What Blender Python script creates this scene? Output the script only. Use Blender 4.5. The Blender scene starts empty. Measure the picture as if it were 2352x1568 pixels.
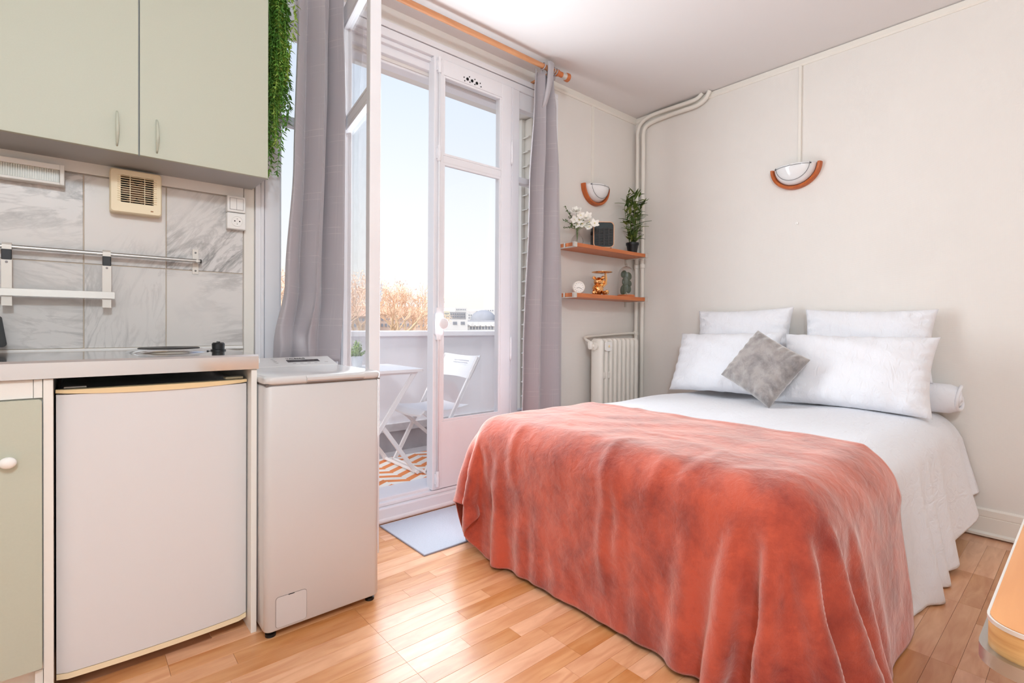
import bpy, bmesh, math, random
import numpy as np
from mathutils import Vector, Matrix
random.seed(7)
rng = np.random.default_rng(7)
scene = bpy.context.scene
COL = scene.collection

# ---------------------------------------------------------------- camera
# X runs along the window wall, Y towards the window, Z up; the photograph is 2352 x 1568
FPX, CY, EYE = 1166.0, 758.0, 1.05
yaw, pitch, roll = (math.radians(a) for a in (49.14, -0.535, 0.398))
fw = Vector((math.cos(yaw)*math.cos(pitch), math.sin(yaw)*math.cos(pitch), math.sin(pitch)))
rt = fw.cross(Vector((0, 0, 1))).normalized()
up = rt.cross(fw)
rt, up = math.cos(roll)*rt + math.sin(roll)*up, -math.sin(roll)*rt + math.cos(roll)*up
camd = bpy.data.cameras.new('camera')
camd.sensor_width = 36.0
camd.lens = FPX/2352*36.0
camd.shift_y = (CY-784.0)/2352
camd.clip_start = 0.02
camd.clip_end = 1000
cam = bpy.data.objects.new('camera', camd)
COL.objects.link(cam)
cam.matrix_world = Matrix(((rt.x, up.x, -fw.x, 0), (rt.y, up.y, -fw.y, 0), (rt.z, up.z, -fw.z, EYE), (0, 0, 0, 1)))
scene.camera = cam

# ---------------------------------------------------------------- sky, daylight, exposure
W = bpy.data.worlds.new('sky'); scene.world = W
W.use_nodes = True
nt = W.node_tree; nt.nodes.clear()
tc = nt.nodes.new('ShaderNodeTexCoord'); sx = nt.nodes.new('ShaderNodeSeparateXYZ')
rp = nt.nodes.new('ShaderNodeValToRGB'); bg = nt.nodes.new('ShaderNodeBackground'); wo = nt.nodes.new('ShaderNodeOutputWorld')
nt.links.new(tc.outputs['Generated'], sx.inputs[0]); nt.links.new(sx.outputs['Z'], rp.inputs[0])
nt.links.new(rp.outputs[0], bg.inputs[0]); nt.links.new(bg.outputs[0], wo.inputs[0])
e = rp.color_ramp.elements
e[0].position = 0.0; e[0].color = (1.0, 0.955, 0.90, 1)
e[1].position = 1.0; e[1].color = (0.42, 0.60, 0.95, 1)
for pos, c in ((0.07, (1.0, 0.985, 0.965)), (0.2, (0.94, 0.97, 1.0)), (0.45, (0.73, 0.825, 0.98))):
    k = e.new(pos); k.color = (*c, 1)
SKY = 0.98
bg.inputs[1].default_value = SKY

def light(name, kind, loc, energy, color, rot=None, **kw):
    d = bpy.data.lights.new(name, kind); d.energy = energy; d.color = color
    for a, v in kw.items(): setattr(d, a, v)
    o = bpy.data.objects.new(name, d); COL.objects.link(o); o.location = loc
    if rot is not None: o.rotation_euler = rot
    return o
# hazy winter sun, low along the street front: it lights the trees and the balcony, not the room
sun_dir = Vector((0.70, 0.25, -0.68)).normalized()
sun = light('hazy_sun', 'SUN', (0, 10, 10), 5.0, (1.0, 0.95, 0.89), angle=math.radians(40))
sun.rotation_euler = sun_dir.to_track_quat('-Z', 'Y').to_euler()

# added area lamp just inside the door opening, standing in for daylight
day_lamp = light('daylight_stand_in', 'AREA', (1.57, 2.455, 1.42), 38, (0.86, 0.94, 1.0), (math.radians(-90), 0, 0), shape='RECTANGLE', size=1.02, size_y=1.9)

vs = scene.view_settings
vs.view_transform = 'Standard'; vs.look = 'None'; vs.gamma = 1.0; vs.use_curve_mapping = False
vs.exposure = 0.15
scene.cycles.max_bounces = 10; scene.cycles.diffuse_bounces = 6
scene.cycles.transparent_max_bounces = 24
scene.cycles.caustics_reflective = False; scene.cycles.caustics_refractive = False
scene.cycles.sample_clamp_indirect = 6.0

# ---------------------------------------------------------------- helpers
def lin(c): return c/12.92 if c <= 0.04045 else ((c+0.055)/1.055)**2.4
def C(r, g, b): return (lin(r/255), lin(g/255), lin(b/255), 1)

def NT(m):
    return m.node_tree.nodes, m.node_tree.links
def M(name, col, rough=0.5, metal=0.0, spec=0.5, var=None, bump=None, coat=0.0, sheen=0.0, trans=0.0, alpha=1.0, emit=None, ior=1.45):
    """principled material; var=(scale, amount, detail) tints by noise, bump=(scale, strength, distance) roughens"""
    m = bpy.data.materials.new(name); m.use_nodes = True
    n, l = NT(m); p = n['Principled BSDF']
    p.inputs['Base Color'].default_value = col; p.inputs['Roughness'].default_value = rough
    p.inputs['Metallic'].default_value = metal; p.inputs['Specular IOR Level'].default_value = spec
    p.inputs['Coat Weight'].default_value = coat; p.inputs['Sheen Weight'].default_value = sheen
    p.inputs['Transmission Weight'].default_value = trans; p.inputs['Alpha'].default_value = alpha
    p.inputs['IOR'].default_value = ior
    if emit: p.inputs['Emission Color'].default_value = emit[0]; p.inputs['Emission Strength'].default_value = emit[1]
    if var or bump:
        t = n.new('ShaderNodeTexCoord')
    if var:
        nz = n.new('ShaderNodeTexNoise'); nz.inputs['Scale'].default_value = var[0]; nz.inputs['Detail'].default_value = var[2] if len(var) > 2 else 4
        l.new(t.outputs['Object'], nz.inputs['Vector'])
        mx = n.new('ShaderNodeMixRGB'); mx.blend_type = 'MULTIPLY'; mx.inputs[0].default_value = 1
        r = n.new('ShaderNodeMapRange'); r.inputs[1].default_value = 0.25; r.inputs[2].default_value = 0.75
        r.inputs[3].default_value = 1-var[1]; r.inputs[4].default_value = 1.0
        l.new(nz.outputs['Fac'], r.inputs[0]); mx.inputs[1].default_value = col; l.new(r.outputs[0], mx.inputs[2]); l.new(mx.outputs[0], p.inputs['Base Color'])
    if bump:
        nb = n.new('ShaderNodeTexNoise'); nb.inputs['Scale'].default_value = bump[0]; nb.inputs['Detail'].default_value = 5
        l.new(t.outputs['Object'], nb.inputs['Vector'])
        b = n.new('ShaderNodeBump'); b.inputs['Strength'].default_value = bump[1]; b.inputs['Distance'].default_value = bump[2] if len(bump) > 2 else 0.01
        l.new(nb.outputs['Fac'], b.inputs['Height']); l.new(b.outputs[0], p.inputs['Normal'])
    return m

ORG = {}          # world origin of each thing, so that parts can be written in world coordinates
def setp(o, label=None, cat=None, group=None, kind=None):
    if label: o['label'] = label
    if cat: o['category'] = cat
    if group: o['group'] = group
    if kind: o['kind'] = kind
    return o
def thing(name, loc, label, cat, group=None, kind=None, rz=0.0):
    o = bpy.data.objects.new(name, None); o.empty_display_size = 0.05
    COL.objects.link(o); o.location = loc; o.rotation_euler = (0, 0, rz)
    ORG[o.name] = Vector(loc)
    return setp(o, label, cat, group, kind)

class MB:
    """collects geometry for ONE mesh object, in world coordinates"""
    def __init__(s): s.v = []; s.f = []; s.uv = None
    def add(s, vs, fs):
        k = len(s.v); s.v += [tuple(p) for p in vs]; s.f += [tuple(i+k for i in f) for f in fs]; return s
    def box(s, x0, x1, y0, y1, z0, z1, bev=0.0, seg=2):
        bm = bmesh.new(); bmesh.ops.create_cube(bm, size=1)
        for v in bm.verts: v.co = Vector(((x0+x1)/2+v.co.x*(x1-x0), (y0+y1)/2+v.co.y*(y1-y0), (z0+z1)/2+v.co.z*(z1-z0)))
        if bev > 0: bmesh.ops.bevel(bm, geom=bm.edges[:], offset=bev, segments=seg, profile=0.5, affect='EDGES')
        return s.frombm(bm)
    def frombm(s, bm, mat=None):
        if mat: bm.transform(mat)
        bm.verts.index_update()
        s.add([v.co[:] for v in bm.verts], [[v.index for v in f.verts] for f in bm.faces]); bm.free(); return s
    def bar(s, p0, p1, w, h, bev=0.0, upv=(0, 0, 1)):
        """rectangular bar from p0 to p1; w across, h along upv"""
        p0, p1 = Vector(p0), Vector(p1); d = (p1-p0); L = d.length; d.normalize()
        u = Vector(upv); x = d.cross(u)
        if x.length < 1e-4: x = d.cross(Vector((1, 0, 0)))
        x.normalize(); u = x.cross(d)
        bm = bmesh.new(); bmesh.ops.create_cube(bm, size=1)
        for v in bm.verts: v.co = (p0+p1)/2 + d*(v.co.x*L) + x*(v.co.y*w) + u*(v.co.z*h)
        if bev > 0: bmesh.ops.bevel(bm, geom=bm.edges[:], offset=bev, segments=2, profile=0.5, affect='EDGES')
        return s.frombm(bm)
    def tube(s, pts, r, seg=12, cap=True, closed=False):
        pts = [Vector(p) for p in pts]; n = len(pts); rs = r if isinstance(r, (list, tuple)) else [r]*n
        rings = []; prev = None
        for i, p in enumerate(pts):
            a = pts[i-1] if (i > 0 or closed) else p; b = pts[(i+1) % n] if (i < n-1 or closed) else p
            d = (b-a).normalized()
            if prev is None:
                x = d.cross(Vector((0, 0, 1)))
                if x.length < 1e-3: x = d.cross(Vector((1, 0, 0)))
            else: x = prev - d*prev.dot(d)
            x.normalize(); prev = x; y = d.cross(x)
            rings.append([p + (x*math.cos(t)+y*math.sin(t))*rs[i] for t in (2*math.pi*k/seg for k in range(seg))])
        vs = [q for R in rings for q in R]; fs = []
        for i in range(n if closed else n-1):
            j = (i+1) % n
            for k in range(seg):
                k2 = (k+1) % seg; fs.append((i*seg+k, i*seg+k2, j*seg+k2, j*seg+k))
        if cap and not closed: fs += [tuple(range(seg))[::-1], tuple((n-1)*seg+k for k in range(seg))]
        return s.add(vs, fs)
    def cyl(s, p0, p1, r, seg=20, r1=None):
        return s.tube([p0, p1], [r, r if r1 is None else r1], seg)
    def lathe(s, prof, c, seg=28, axis='Z', cap=True):
        """prof: list of (radius, height) from bottom to top around c"""
        vs = []; fs = []; n = len(prof)
        for r, h in prof:
            for k in range(seg):
                t = 2*math.pi*k/seg; a, b = r*math.cos(t), r*math.sin(t)
                q = {'Z': (a, b, h), 'Y': (a, -h, b), 'X': (-h, a, b)}[axis]
                vs.append((c[0]+q[0], c[1]+q[1], c[2]+q[2]))
        for i in range(n-1):
            for k in range(seg):
                k2 = (k+1) % seg; fs.append((i*seg+k, i*seg+k2, (i+1)*seg+k2, (i+1)*seg+k))
        if cap: fs += [tuple(range(seg))[::-1], tuple((n-1)*seg+k for k in range(seg))]
        return s.add(vs, fs)
    def sphere(s, c, r, seg=16, rings=10):
        rx, ry, rz = r if isinstance(r, (list, tuple)) else (r, r, r)
        vs = [(c[0], c[1], c[2]-rz)]; fs = []
        for i in range(1, rings):
            a = math.pi*i/rings - math.pi/2
            for k in range(seg):
                t = 2*math.pi*k/seg; vs.append((c[0]+rx*math.cos(a)*math.cos(t), c[1]+ry*math.cos(a)*math.sin(t), c[2]+rz*math.sin(a)))
        vs.append((c[0], c[1], c[2]+rz)); T = len(vs)-1
        for k in range(seg):
            k2 = (k+1) % seg; fs.append((0, 1+k2, 1+k)); fs.append((T, 1+(rings-2)*seg+k, 1+(rings-2)*seg+k2))
            for i in range(rings-2): fs.append((1+i*seg+k, 1+i*seg+k2, 1+(i+1)*seg+k2, 1+(i+1)*seg+k))
        return s.add(vs, fs)
    def prism(s, poly, axis, a, b):
        """extrude a 2D polygon along axis from a to b; poly in the two other axes (in xyz order)"""
        n = len(poly)
        def P(p, h): return {'X': (h, p[0], p[1]), 'Y': (p[0], h, p[1]), 'Z': (p[0], p[1], h)}[axis]
        vs = [P(p, a) for p in poly]+[P(p, b) for p in poly]
        fs = [tuple(range(n))[::-1], tuple(range(n, 2*n))]+[(i, (i+1) % n, n+(i+1) % n, n+i) for i in range(n)]
        return s.add(vs, fs)
    def build(s, name, mat, parent=None, smooth=False, auto=None, sub=0, label=None):
        me = bpy.data.meshes.new(name)
        o0 = ORG.get(parent.name, Vector()) if parent else Vector()
        me.from_pydata([(v[0]-o0.x, v[1]-o0.y, v[2]-o0.z) for v in s.v], [], s.f)
        bm = bmesh.new(); bm.from_mesh(me); bmesh.ops.recalc_face_normals(bm, faces=bm.faces[:])
        if smooth:
            for f in bm.faces: f.smooth = True
        if auto:
            for ed in bm.edges:
                if len(ed.link_faces) == 2 and ed.calc_face_angle(0) > math.radians(auto): ed.smooth = False
        bm.to_mesh(me); bm.free()
        if s.uv is not None:
            ul = me.uv_layers.new(name='UVMap')
            for lp in me.loops: ul.data[lp.index].uv = s.uv[lp.vertex_index]
        o = bpy.data.objects.new(name, me); COL.objects.link(o)
        if mat: me.materials.append(mat)
        if parent: o.parent = parent
        ORG[o.name] = o0
        if sub:
            md = o.modifiers.new('subdivision', 'SUBSURF'); md.levels = sub; md.render_levels = sub
        if label: o['label'] = label
        return o
def solo(o, label, cat, group=None, kind=None):
    """a thing that is a single mesh: put its origin at its base"""
    me = o.data
    vs = [v.co for v in me.vertices]
    c = Vector(((min(v.x for v in vs)+max(v.x for v in vs))/2, (min(v.y for v in vs)+max(v.y for v in vs))/2, min(v.z for v in vs)))
    me.transform(Matrix.Translation(-c)); o.location = c; ORG[o.name] = c
    return setp(o, label, cat, group, kind)
def copy_tree(o, parent=None, M4=None):
    c = o.copy(); COL.objects.link(c); c.parent = parent
    for ch in [q for q in COL.objects if q.parent == o]: copy_tree(ch, c)
    return c
def rrect(x0, x1, z0, z1, r, n=5):
    out = []
    for cx, cz, a0 in ((x1-r, z1-r, 0), (x0+r, z1-r, 90), (x0+r, z0+r, 180), (x1-r, z0+r, 270)):
        for k in range(n+1):
            a = math.radians(a0+90*k/n); out.append((cx+r*math.cos(a), cz+r*math.sin(a)))
    return out
def text_mesh(txt, size, mat, parent, mw, name, depth=0.0003):
    cu = bpy.data.curves.new(name, 'FONT'); cu.body = txt; cu.size = size; cu.extrude = depth; cu.align_x = 'CENTER'; cu.align_y = 'CENTER'
    t = bpy.data.objects.new(name, cu); COL.objects.link(t)
    dg = bpy.context.evaluated_depsgraph_get(); me = bpy.data.meshes.new_from_object(t.evaluated_get(dg))
    bpy.data.objects.remove(t); bpy.data.curves.remove(cu)
    me.transform(mw)
    o0 = ORG.get(parent.name, Vector()); me.transform(Matrix.Translation(-o0))
    me.materials.clear(); me.materials.append(mat)
    o = bpy.data.objects.new(name, me); COL.objects.link(o); o.parent = parent; ORG[o.name] = o0
    return o

# ---------------------------------------------------------------- materials
def wallpaper(name, col, amt=0.06):
    m = M(name, col, 0.85, spec=0.2); n, l = NT(m); p = n['Principled BSDF']
    t = n.new('ShaderNodeTexCoord'); sp = n.new('ShaderNodeSeparateXYZ'); l.new(t.outputs['Object'], sp.inputs[0])
    ad = n.new('ShaderNodeMath'); ad.operation = 'ADD'; l.new(sp.outputs[0], ad.inputs[0]); l.new(sp.outputs[1], ad.inputs[1])
    hs = []
    for src, k in ((ad.outputs[0], 900), (sp.outputs[2], 1100)):
        mu = n.new('ShaderNodeMath'); mu.operation = 'MULTIPLY'; mu.inputs[1].default_value = k; l.new(src, mu.inputs[0])
        si = n.new('ShaderNodeMath'); si.operation = 'SINE'; l.new(mu.outputs[0], si.inputs[0]); hs.append(si)
    s2 = n.new('ShaderNodeMath'); s2.operation = 'ADD'; l.new(hs[0].outputs[0], s2.inputs[0]); l.new(hs[1].outputs[0], s2.inputs[1])
    b = n.new('ShaderNodeBump'); b.inputs['Strength'].default_value = 0.12; b.inputs['Distance'].default_value = 0.001
    l.new(s2.outputs[0], b.inputs['Height']); l.new(b.outputs[0], p.inputs['Normal'])
    nz = n.new('ShaderNodeTexNoise'); nz.inputs['Scale'].default_value = 3.0; nz.inputs['Detail'].default_value = 4; l.new(t.outputs['Object'], nz.inputs['Vector'])
    mr = n.new('ShaderNodeMapRange'); mr.inputs[3].default_value = 1-amt; mr.inputs[4].default_value = 1; l.new(nz.outputs['Fac'], mr.inputs[0])
    mx = n.new('ShaderNodeMixRGB'); mx.blend_type = 'MULTIPLY'; mx.inputs[0].default_value = 1; mx.inputs[1].default_value = col
    l.new(mr.outputs[0], mx.inputs[2]); l.new(mx.outputs[0], p.inputs['Base Color'])
    return m
WALL = wallpaper('wallpaper_cream', C(232, 227, 221))
CEIL = M('ceiling_paint', C(228, 225, 224), 0.9, spec=0.1)
PAINT = M('white_gloss_paint', C(234, 233, 236), 0.35, var=(6, 0.04))
CREAMPAINT = M('cream_pipe_paint', C(232, 227, 218), 0.4)
TRIM = M('cream_trim_paint', C(233, 228, 219), 0.5)
BLACK = M('black_plastic', C(22, 22, 24), 0.4)
DARK = M('dark_hole', C(10, 10, 10), 0.9)
STEEL = M('stainless_steel', C(224, 227, 231), 0.09, 1.0)
BRUSHED = M('brushed_steel', C(190, 188, 184), 0.35, 1.0)
ALU = M('satin_aluminium', C(212, 206, 198), 0.5, 0.35)
SAGE = M('sage_green_laminate', C(190, 193, 176), 0.5, var=(250, 0.03))
GREYLAM = M('grey_laminate', C(176, 177, 176), 0.5)
WHITELAM = M('white_laminate', C(233, 230, 224), 0.45)
ENAMEL = M('white_enamel', C(218, 217, 218), 0.28)
ENAMEL2 = M('washer_enamel', C(206, 203, 202), 0.22, coat=0.3)
YELLOWED = M('yellowed_plastic', C(233, 206, 160), 0.45)
CREAMPL = M('cream_plastic', C(240, 224, 190), 0.4)
WHITEPL = M('white_plastic', C(240, 238, 234), 0.35)
def thin_glass(name, tint, f0=0.04, pw=5.0, rough=0.02):
    """thin pane: see-through, with a mirror share that rises towards grazing angles"""
    m = bpy.data.materials.new(name); m.use_nodes = True; n, l = NT(m); n.remove(n['Principled BSDF'])
    t = n.new('ShaderNodeBsdfTransparent'); t.inputs[0].default_value = tint; g = n.new('ShaderNodeBsdfGlossy'); g.inputs['Roughness'].default_value = rough
    lw = n.new('ShaderNodeLayerWeight'); lw.inputs[0].default_value = 0.5; p = n.new('ShaderNodeMath'); p.operation = 'POWER'; p.inputs[1].default_value = pw; l.new(lw.outputs['Facing'], p.inputs[0])
    q = n.new('ShaderNodeMath'); q.operation = 'MULTIPLY_ADD'; q.inputs[1].default_value = 1-f0; q.inputs[2].default_value = f0; l.new(p.outputs[0], q.inputs[0])
    mx = n.new('ShaderNodeMixShader'); l.new(q.outputs[0], mx.inputs[0]); l.new(t.outputs[0], mx.inputs[1]); l.new(g.outputs[0], mx.inputs[2]); l.new(mx.outputs[0], n['Material Output'].inputs[0])
    return m
GLASS = thin_glass('window_glass', (0.985, 0.99, 0.992, 1), 0.03, 6.0)
THIN = thin_glass('thin_clear_glass', (0.90, 0.89, 0.88, 1), 0.05, 2.2)
OPAL = M('opal_glass', C(234, 234, 234), 0.12, coat=0.3)
def wood(name, c1, c2, scale=(2, 22, 22), rough=0.45, coat=0.0, rnd=0.0):
    m = M(name, c1, rough, coat=coat); n, l = NT(m); p = n['Principled BSDF']
    t = n.new('ShaderNodeTexCoord'); mp = n.new('ShaderNodeMapping'); mp.inputs['Scale'].default_value = scale
    l.new(t.outputs['Object'], mp.inputs[0])
    nz = n.new('ShaderNodeTexNoise'); nz.inputs['Scale'].default_value = 1.0; nz.inputs['Detail'].default_value = 6; nz.inputs['Distortion'].default_value = 0.6
    l.new(mp.outputs[0], nz.inputs['Vector'])
    rmp = n.new('ShaderNodeValToRGB'); rmp.color_ramp.elements[0].position = 0.32; rmp.color_ramp.elements[1].position = 0.68
    rmp.color_ramp.elements[0].color = c2; rmp.color_ramp.elements[1].color = c1
    l.new(nz.outputs['Fac'], rmp.inputs[0]); out = rmp.outputs[0]
    if rnd:
        oi = n.new('ShaderNodeObjectInfo')
        va = n.new('ShaderNodeVectorMath'); va.operation = 'ADD'; l.new(mp.outputs[0], va.inputs[0])
        cb = n.new('ShaderNodeCombineXYZ'); mu = n.new('ShaderNodeMath'); mu.operation = 'MULTIPLY'; mu.inputs[1].default_value = 57.0
        l.new(oi.outputs['Random'], mu.inputs[0]); l.new(mu.outputs[0], cb.inputs[0]); l.new(mu.outputs[0], cb.inputs[1]); l.new(cb.outputs[0], va.inputs[1]); l.new(va.outputs[0], nz.inputs['Vector'])
        hv = n.new('ShaderNodeHueSaturation')
        r1 = n.new('ShaderNodeMapRange'); r1.inputs[3].default_value = 1-rnd; r1.inputs[4].default_value = 1+rnd; l.new(oi.outputs['Random'], r1.inputs[0])
        l.new(r1.outputs[0], hv.inputs['Value']); l.new(out, hv.inputs['Color']); out = hv.outputs[0]
        r2 = n.new('ShaderNodeMapRange'); r2.inputs[3].default_value = 1.12; r2.inputs[4].default_value = 0.86; l.new(oi.outputs['Random'], r2.inputs[0]); l.new(r2.outputs[0], hv.inputs['Saturation'])
    l.new(out, p.inputs['Base Color'])
    return m
FLOORWOOD = wood('beech_laminate', C(226, 170, 124), C(204, 140, 94), (2.2, 30, 30), 0.36, 0.55, 0.17)
FLOORWOOD.node_tree.nodes['Principled BSDF'].inputs['Coat Roughness'].default_value = 0.22
ROD = wood('rod_wood', C(206, 148, 106), C(190, 128, 86), (4, 60, 60), 0.4)
SHELFWOOD = wood('shelf_wood', C(206, 124, 74), C(188, 104, 58), (4, 50, 50), 0.4)
LAMPWOOD = wood('lamp_wood', C(196, 106, 52), C(176, 86, 38), (40, 40, 8), 0.35)
TABLEWOOD = wood('table_wood', C(210, 146, 92), C(186, 118, 66), (3, 26, 26), 0.3)
EDGEWOOD = wood('table_edge_wood', C(222, 176, 118), C(176, 122, 66), (8, 8, 90), 0.4)
# ================================================================ the room
XR, YW, YO, ZC = 3.511, 2.52, 2.71, 2.757        # right wall, window wall (inside, outside), ceiling
XL, YB = -1.45, -1.7                              # wall behind the kitchen end, wall behind the camera

fl = MB().box(XL-0.1, XR+0.1, YB-0.1, YW, -0.15, -0.010).build('floor', FLOORWOOD)
setp(fl, 'beech laminate floor of the studio room', 'floor', kind='structure')
# laminate strips, three to a board, running along the window wall
pm = MB().box(0, 1, 0, 0.0654, -0.0095, 0.0, 0.0004, 1)
plank0 = None; nplank = 0
def project(x, y, z):
    d = Vector((x, y, z-EYE)); w = d.dot(fw)
    return (1176+FPX*d.dot(rt)/w, CY-FPX*d.dot(up)/w, w) if w > 0.05 else (-9999, 0, w)
for j in range(-12, 5):
    for m in range(-2, 3):
        for s in range(3):
            y0 = 1.661+0.198*j+0.066*s
            x = 0.785+1.285*m
            cuts = random.choice([(0.28, 0.45, 0.555), (0.44, 0.445, 0.40), (0.2, 0.52, 0.565), (0.5, 0.35, 0.435), (0.36, 0.36, 0.565)])
            for L in cuts:
                xa, xb = x, x+L; x = xb
                if xa < XL or xb > XR-0.02 or y0+0.066 > YW-0.06 or y0 < 0.05: continue
                pts = [project(px, py, 0) for px in (xa, xb) for py in (y0, y0+0.066)]
                if not any(-30 < u < 2380 and 0 < v < 1600 for u, v, w in pts): continue
                if xa > 1.5 and 0.62 < y0 < 1.9: continue           # under the bed
                if xb < 0.44 and y0 > 1.9: continue                 # under the kitchen units
                if 0.5 < xa and xb < 0.86 and y0 > 1.84: continue   # under the washing machine
                if plank0 is None:
                    plank0 = o = pm.build('plank', FLOORWOOD, fl)
                else:
                    o = plank0.copy(); COL.objects.link(o); o.parent = fl
                o.location = (xa+0.0003, y0, 0); o.scale = (L-0.0006, 1, 1); nplank += 1

ce = MB().box(XL-0.1, XR+0.1, YB-0.1, YO, ZC, ZC+0.12).build('ceiling', CEIL)
setp(ce, 'plain off-white ceiling above the bed', 'ceiling', kind='structure')
wr = MB().box(XR, XR+0.12, YB-0.1, YO, 0, ZC).build('wall_right', WALL)
setp(wr, 'cream wallpapered wall behind the bed head', 'wall', kind='structure')
wl = MB().box(XL-0.12, XL, YB-0.1, YO, 0, ZC).build('wall_left', WALL)
setp(wl, 'cream wall at the far kitchen end', 'wall', kind='structure')
wf = MB().box(XL, XR, YB-0.12, YB, 0, ZC).build('wall_front', WALL)
setp(wf, 'cream wall opposite the window', 'wall', kind='structure')
OX0, OX1, OZ1 = 0.66, 2.54, 2.633                 # window opening
b = MB()
b.box(XL, OX0, YW, YO, 0, ZC); b.box(OX1, XR, YW, YO, 0, ZC); b.box(OX0, OX1, YW, YO, OZ1, ZC)
b.box(OX0, OX1, 2.575, YO, 2.50, OZ1); b.box(OX0, OX1, YW, YO, -0.1, 0.03)
wb = b.build('wall_back', WALL)
setp(wb, 'cream wallpapered wall around the balcony window', 'wall', kind='structure')
E1 = M('exterior_render', C(226, 221, 216), 0.9)
b = MB().box(XL-2, OX0+0.03, YO, YO+0.02, -3, 2.9); b.box(OX1-0.03, XR+2.5, YO, YO+0.02, -3, 2.9); b.box(OX0, OX1, YO, YO+0.02, 2.50, 2.9)
setp(b.build('wall_outside', E1), 'pale rendered outside face of the building', 'wall', kind='structure')

# marble tiles of the splashback: each tile a child of the wall
def marble():
    m = M('veined_marble', C(214, 207, 200), 0.32); n, l = NT(m); p = n['Principled BSDF']
    t = n.new('ShaderNodeTexCoord'); oi = n.new('ShaderNodeObjectInfo')
    mp = n.new('ShaderNodeMapping'); l.new(t.outputs['Object'], mp.inputs[0])
    cb = n.new('ShaderNodeCombineXYZ'); mu = n.new('ShaderNodeMath'); mu.operation = 'MULTIPLY'; mu.inputs[1].default_value = 9.0
    l.new(oi.outputs['Random'], mu.inputs[0]); l.new(mu.outputs[0], cb.inputs[0]); l.new(mu.outputs[0], cb.inputs[2]); l.new(cb.outputs[0], mp.inputs['Location'])
    rr = n.new('ShaderNodeCombineXYZ'); m2 = n.new('ShaderNodeMath'); m2.operation = 'MULTIPLY_ADD'; m2.inputs[1].default_value = 2.6; m2.inputs[2].default_value = -0.4
    l.new(oi.outputs['Random'], m2.inputs[0]); l.new(m2.outputs[0], rr.inputs[1]); l.new(rr.outputs[0], mp.inputs['Rotation'])
    mq = n.new('ShaderNodeMapping'); mq.inputs['Scale'].default_value = (4.0, 4.0, 14.0); l.new(mp.outputs[0], mq.inputs[0])
    cols = []
    for sc, w, amt in ((1.0, 0.045, 0.28), (0.55, 0.06, 0.46)):
        nz = n.new('ShaderNodeTexNoise'); nz.inputs['Scale'].default_value = sc; nz.inputs['Detail'].default_value = 8; nz.inputs['Roughness'].default_value = 0.62; nz.inputs['Distortion'].default_value = 0.9
        l.new(mq.outputs[0], nz.inputs['Vector'])
        s = n.new('ShaderNodeMath'); s.operation = 'SUBTRACT'; s.inputs[1].default_value = 0.5; l.new(nz.outputs['Fac'], s.inputs[0])
        a = n.new('ShaderNodeMath'); a.operation = 'ABSOLUTE'; l.new(s.outputs[0], a.inputs[0])
        r = n.new('ShaderNodeMapRange'); r.inputs[1].default_value = 0; r.inputs[2].default_value = w; r.inputs[3].default_value = 1-amt; r.inputs[4].default_value = 1; l.new(a.outputs[0], r.inputs[0]); cols.append(r)
    nc = n.new('ShaderNodeTexNoise'); nc.inputs['Scale'].default_value = 2.2; nc.inputs['Detail'].default_value = 3; l.new(mp.outputs[0], nc.inputs['Vector'])
    # veins fade in and out
    fade = n.new('ShaderNodeMapRange'); fade.inputs[1].default_value = 0.36; fade.inputs[2].default_value = 0.60; l.new(nc.outputs['Fac'], fade.inputs[0])
    mm = n.new('ShaderNodeMath'); mm.operation = 'MULTIPLY'; l.new(cols[0].outputs[0], mm.inputs[0]); l.new(cols[1].outputs[0], mm.inputs[1])
    mixv = n.new('ShaderNodeMixRGB'); l.new(fade.outputs[0], mixv.inputs[0]); mixv.inputs[1].default_value = (1, 1, 1, 1); l.new(mm.outputs[0], mixv.inputs[2])
    base = n.new('ShaderNodeMixRGB'); base.inputs[1].default_value = C(224, 217, 210); base.inputs[2].default_value = C(210, 210, 210); l.new(nc.outputs['Fac'], base.inputs[0])
    mx = n.new('ShaderNodeMixRGB'); mx.blend_type = 'MULTIPLY'; mx.inputs[0].default_value = 1; l.new(base.outputs[0], mx.inputs[1]); l.new(mixv.outputs[0], mx.inputs[2])
    l.new(mx.outputs[0], p.inputs['Base Color'])
    return m
MARBLE = marble()
gx = [-0.748, -0.489, -0.229, 0.031, 0.290, 0.577]; gz = [0.951, 1.272, 1.607]
for i in range(5):
    for k in range(2):
        MB().box(gx[i]+0.0016, gx[i+1]-0.0016, YW-0.010, YW, gz[k]+0.0016, gz[k+1]-0.0016, 0.0015, 1).build('tile', MARBLE, wb)
GROUT = M('tile_grout', C(205, 190, 172), 0.9)
MB().box(gx[0], gx[-1], YW-0.006, YW, gz[0], gz[-1]).build('grout', GROUT, wb)
MB().box(gx[0], 0.577, YW-0.016, YW, 1.610, 1.656, 0.003).build('tile_edge_strip', WHITELAM, wb)
MB().box(gx[0], 0.577, YW-0.018, YW, 0.938, 0.951, 0.003).build('counter_seal', WHITEPL, wb)
MB().box(0.580, 0.622, YW-0.010, YW, 0.0, ZC-0.05, 0.002).build('flat_strip', TRIM, wb)

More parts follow.
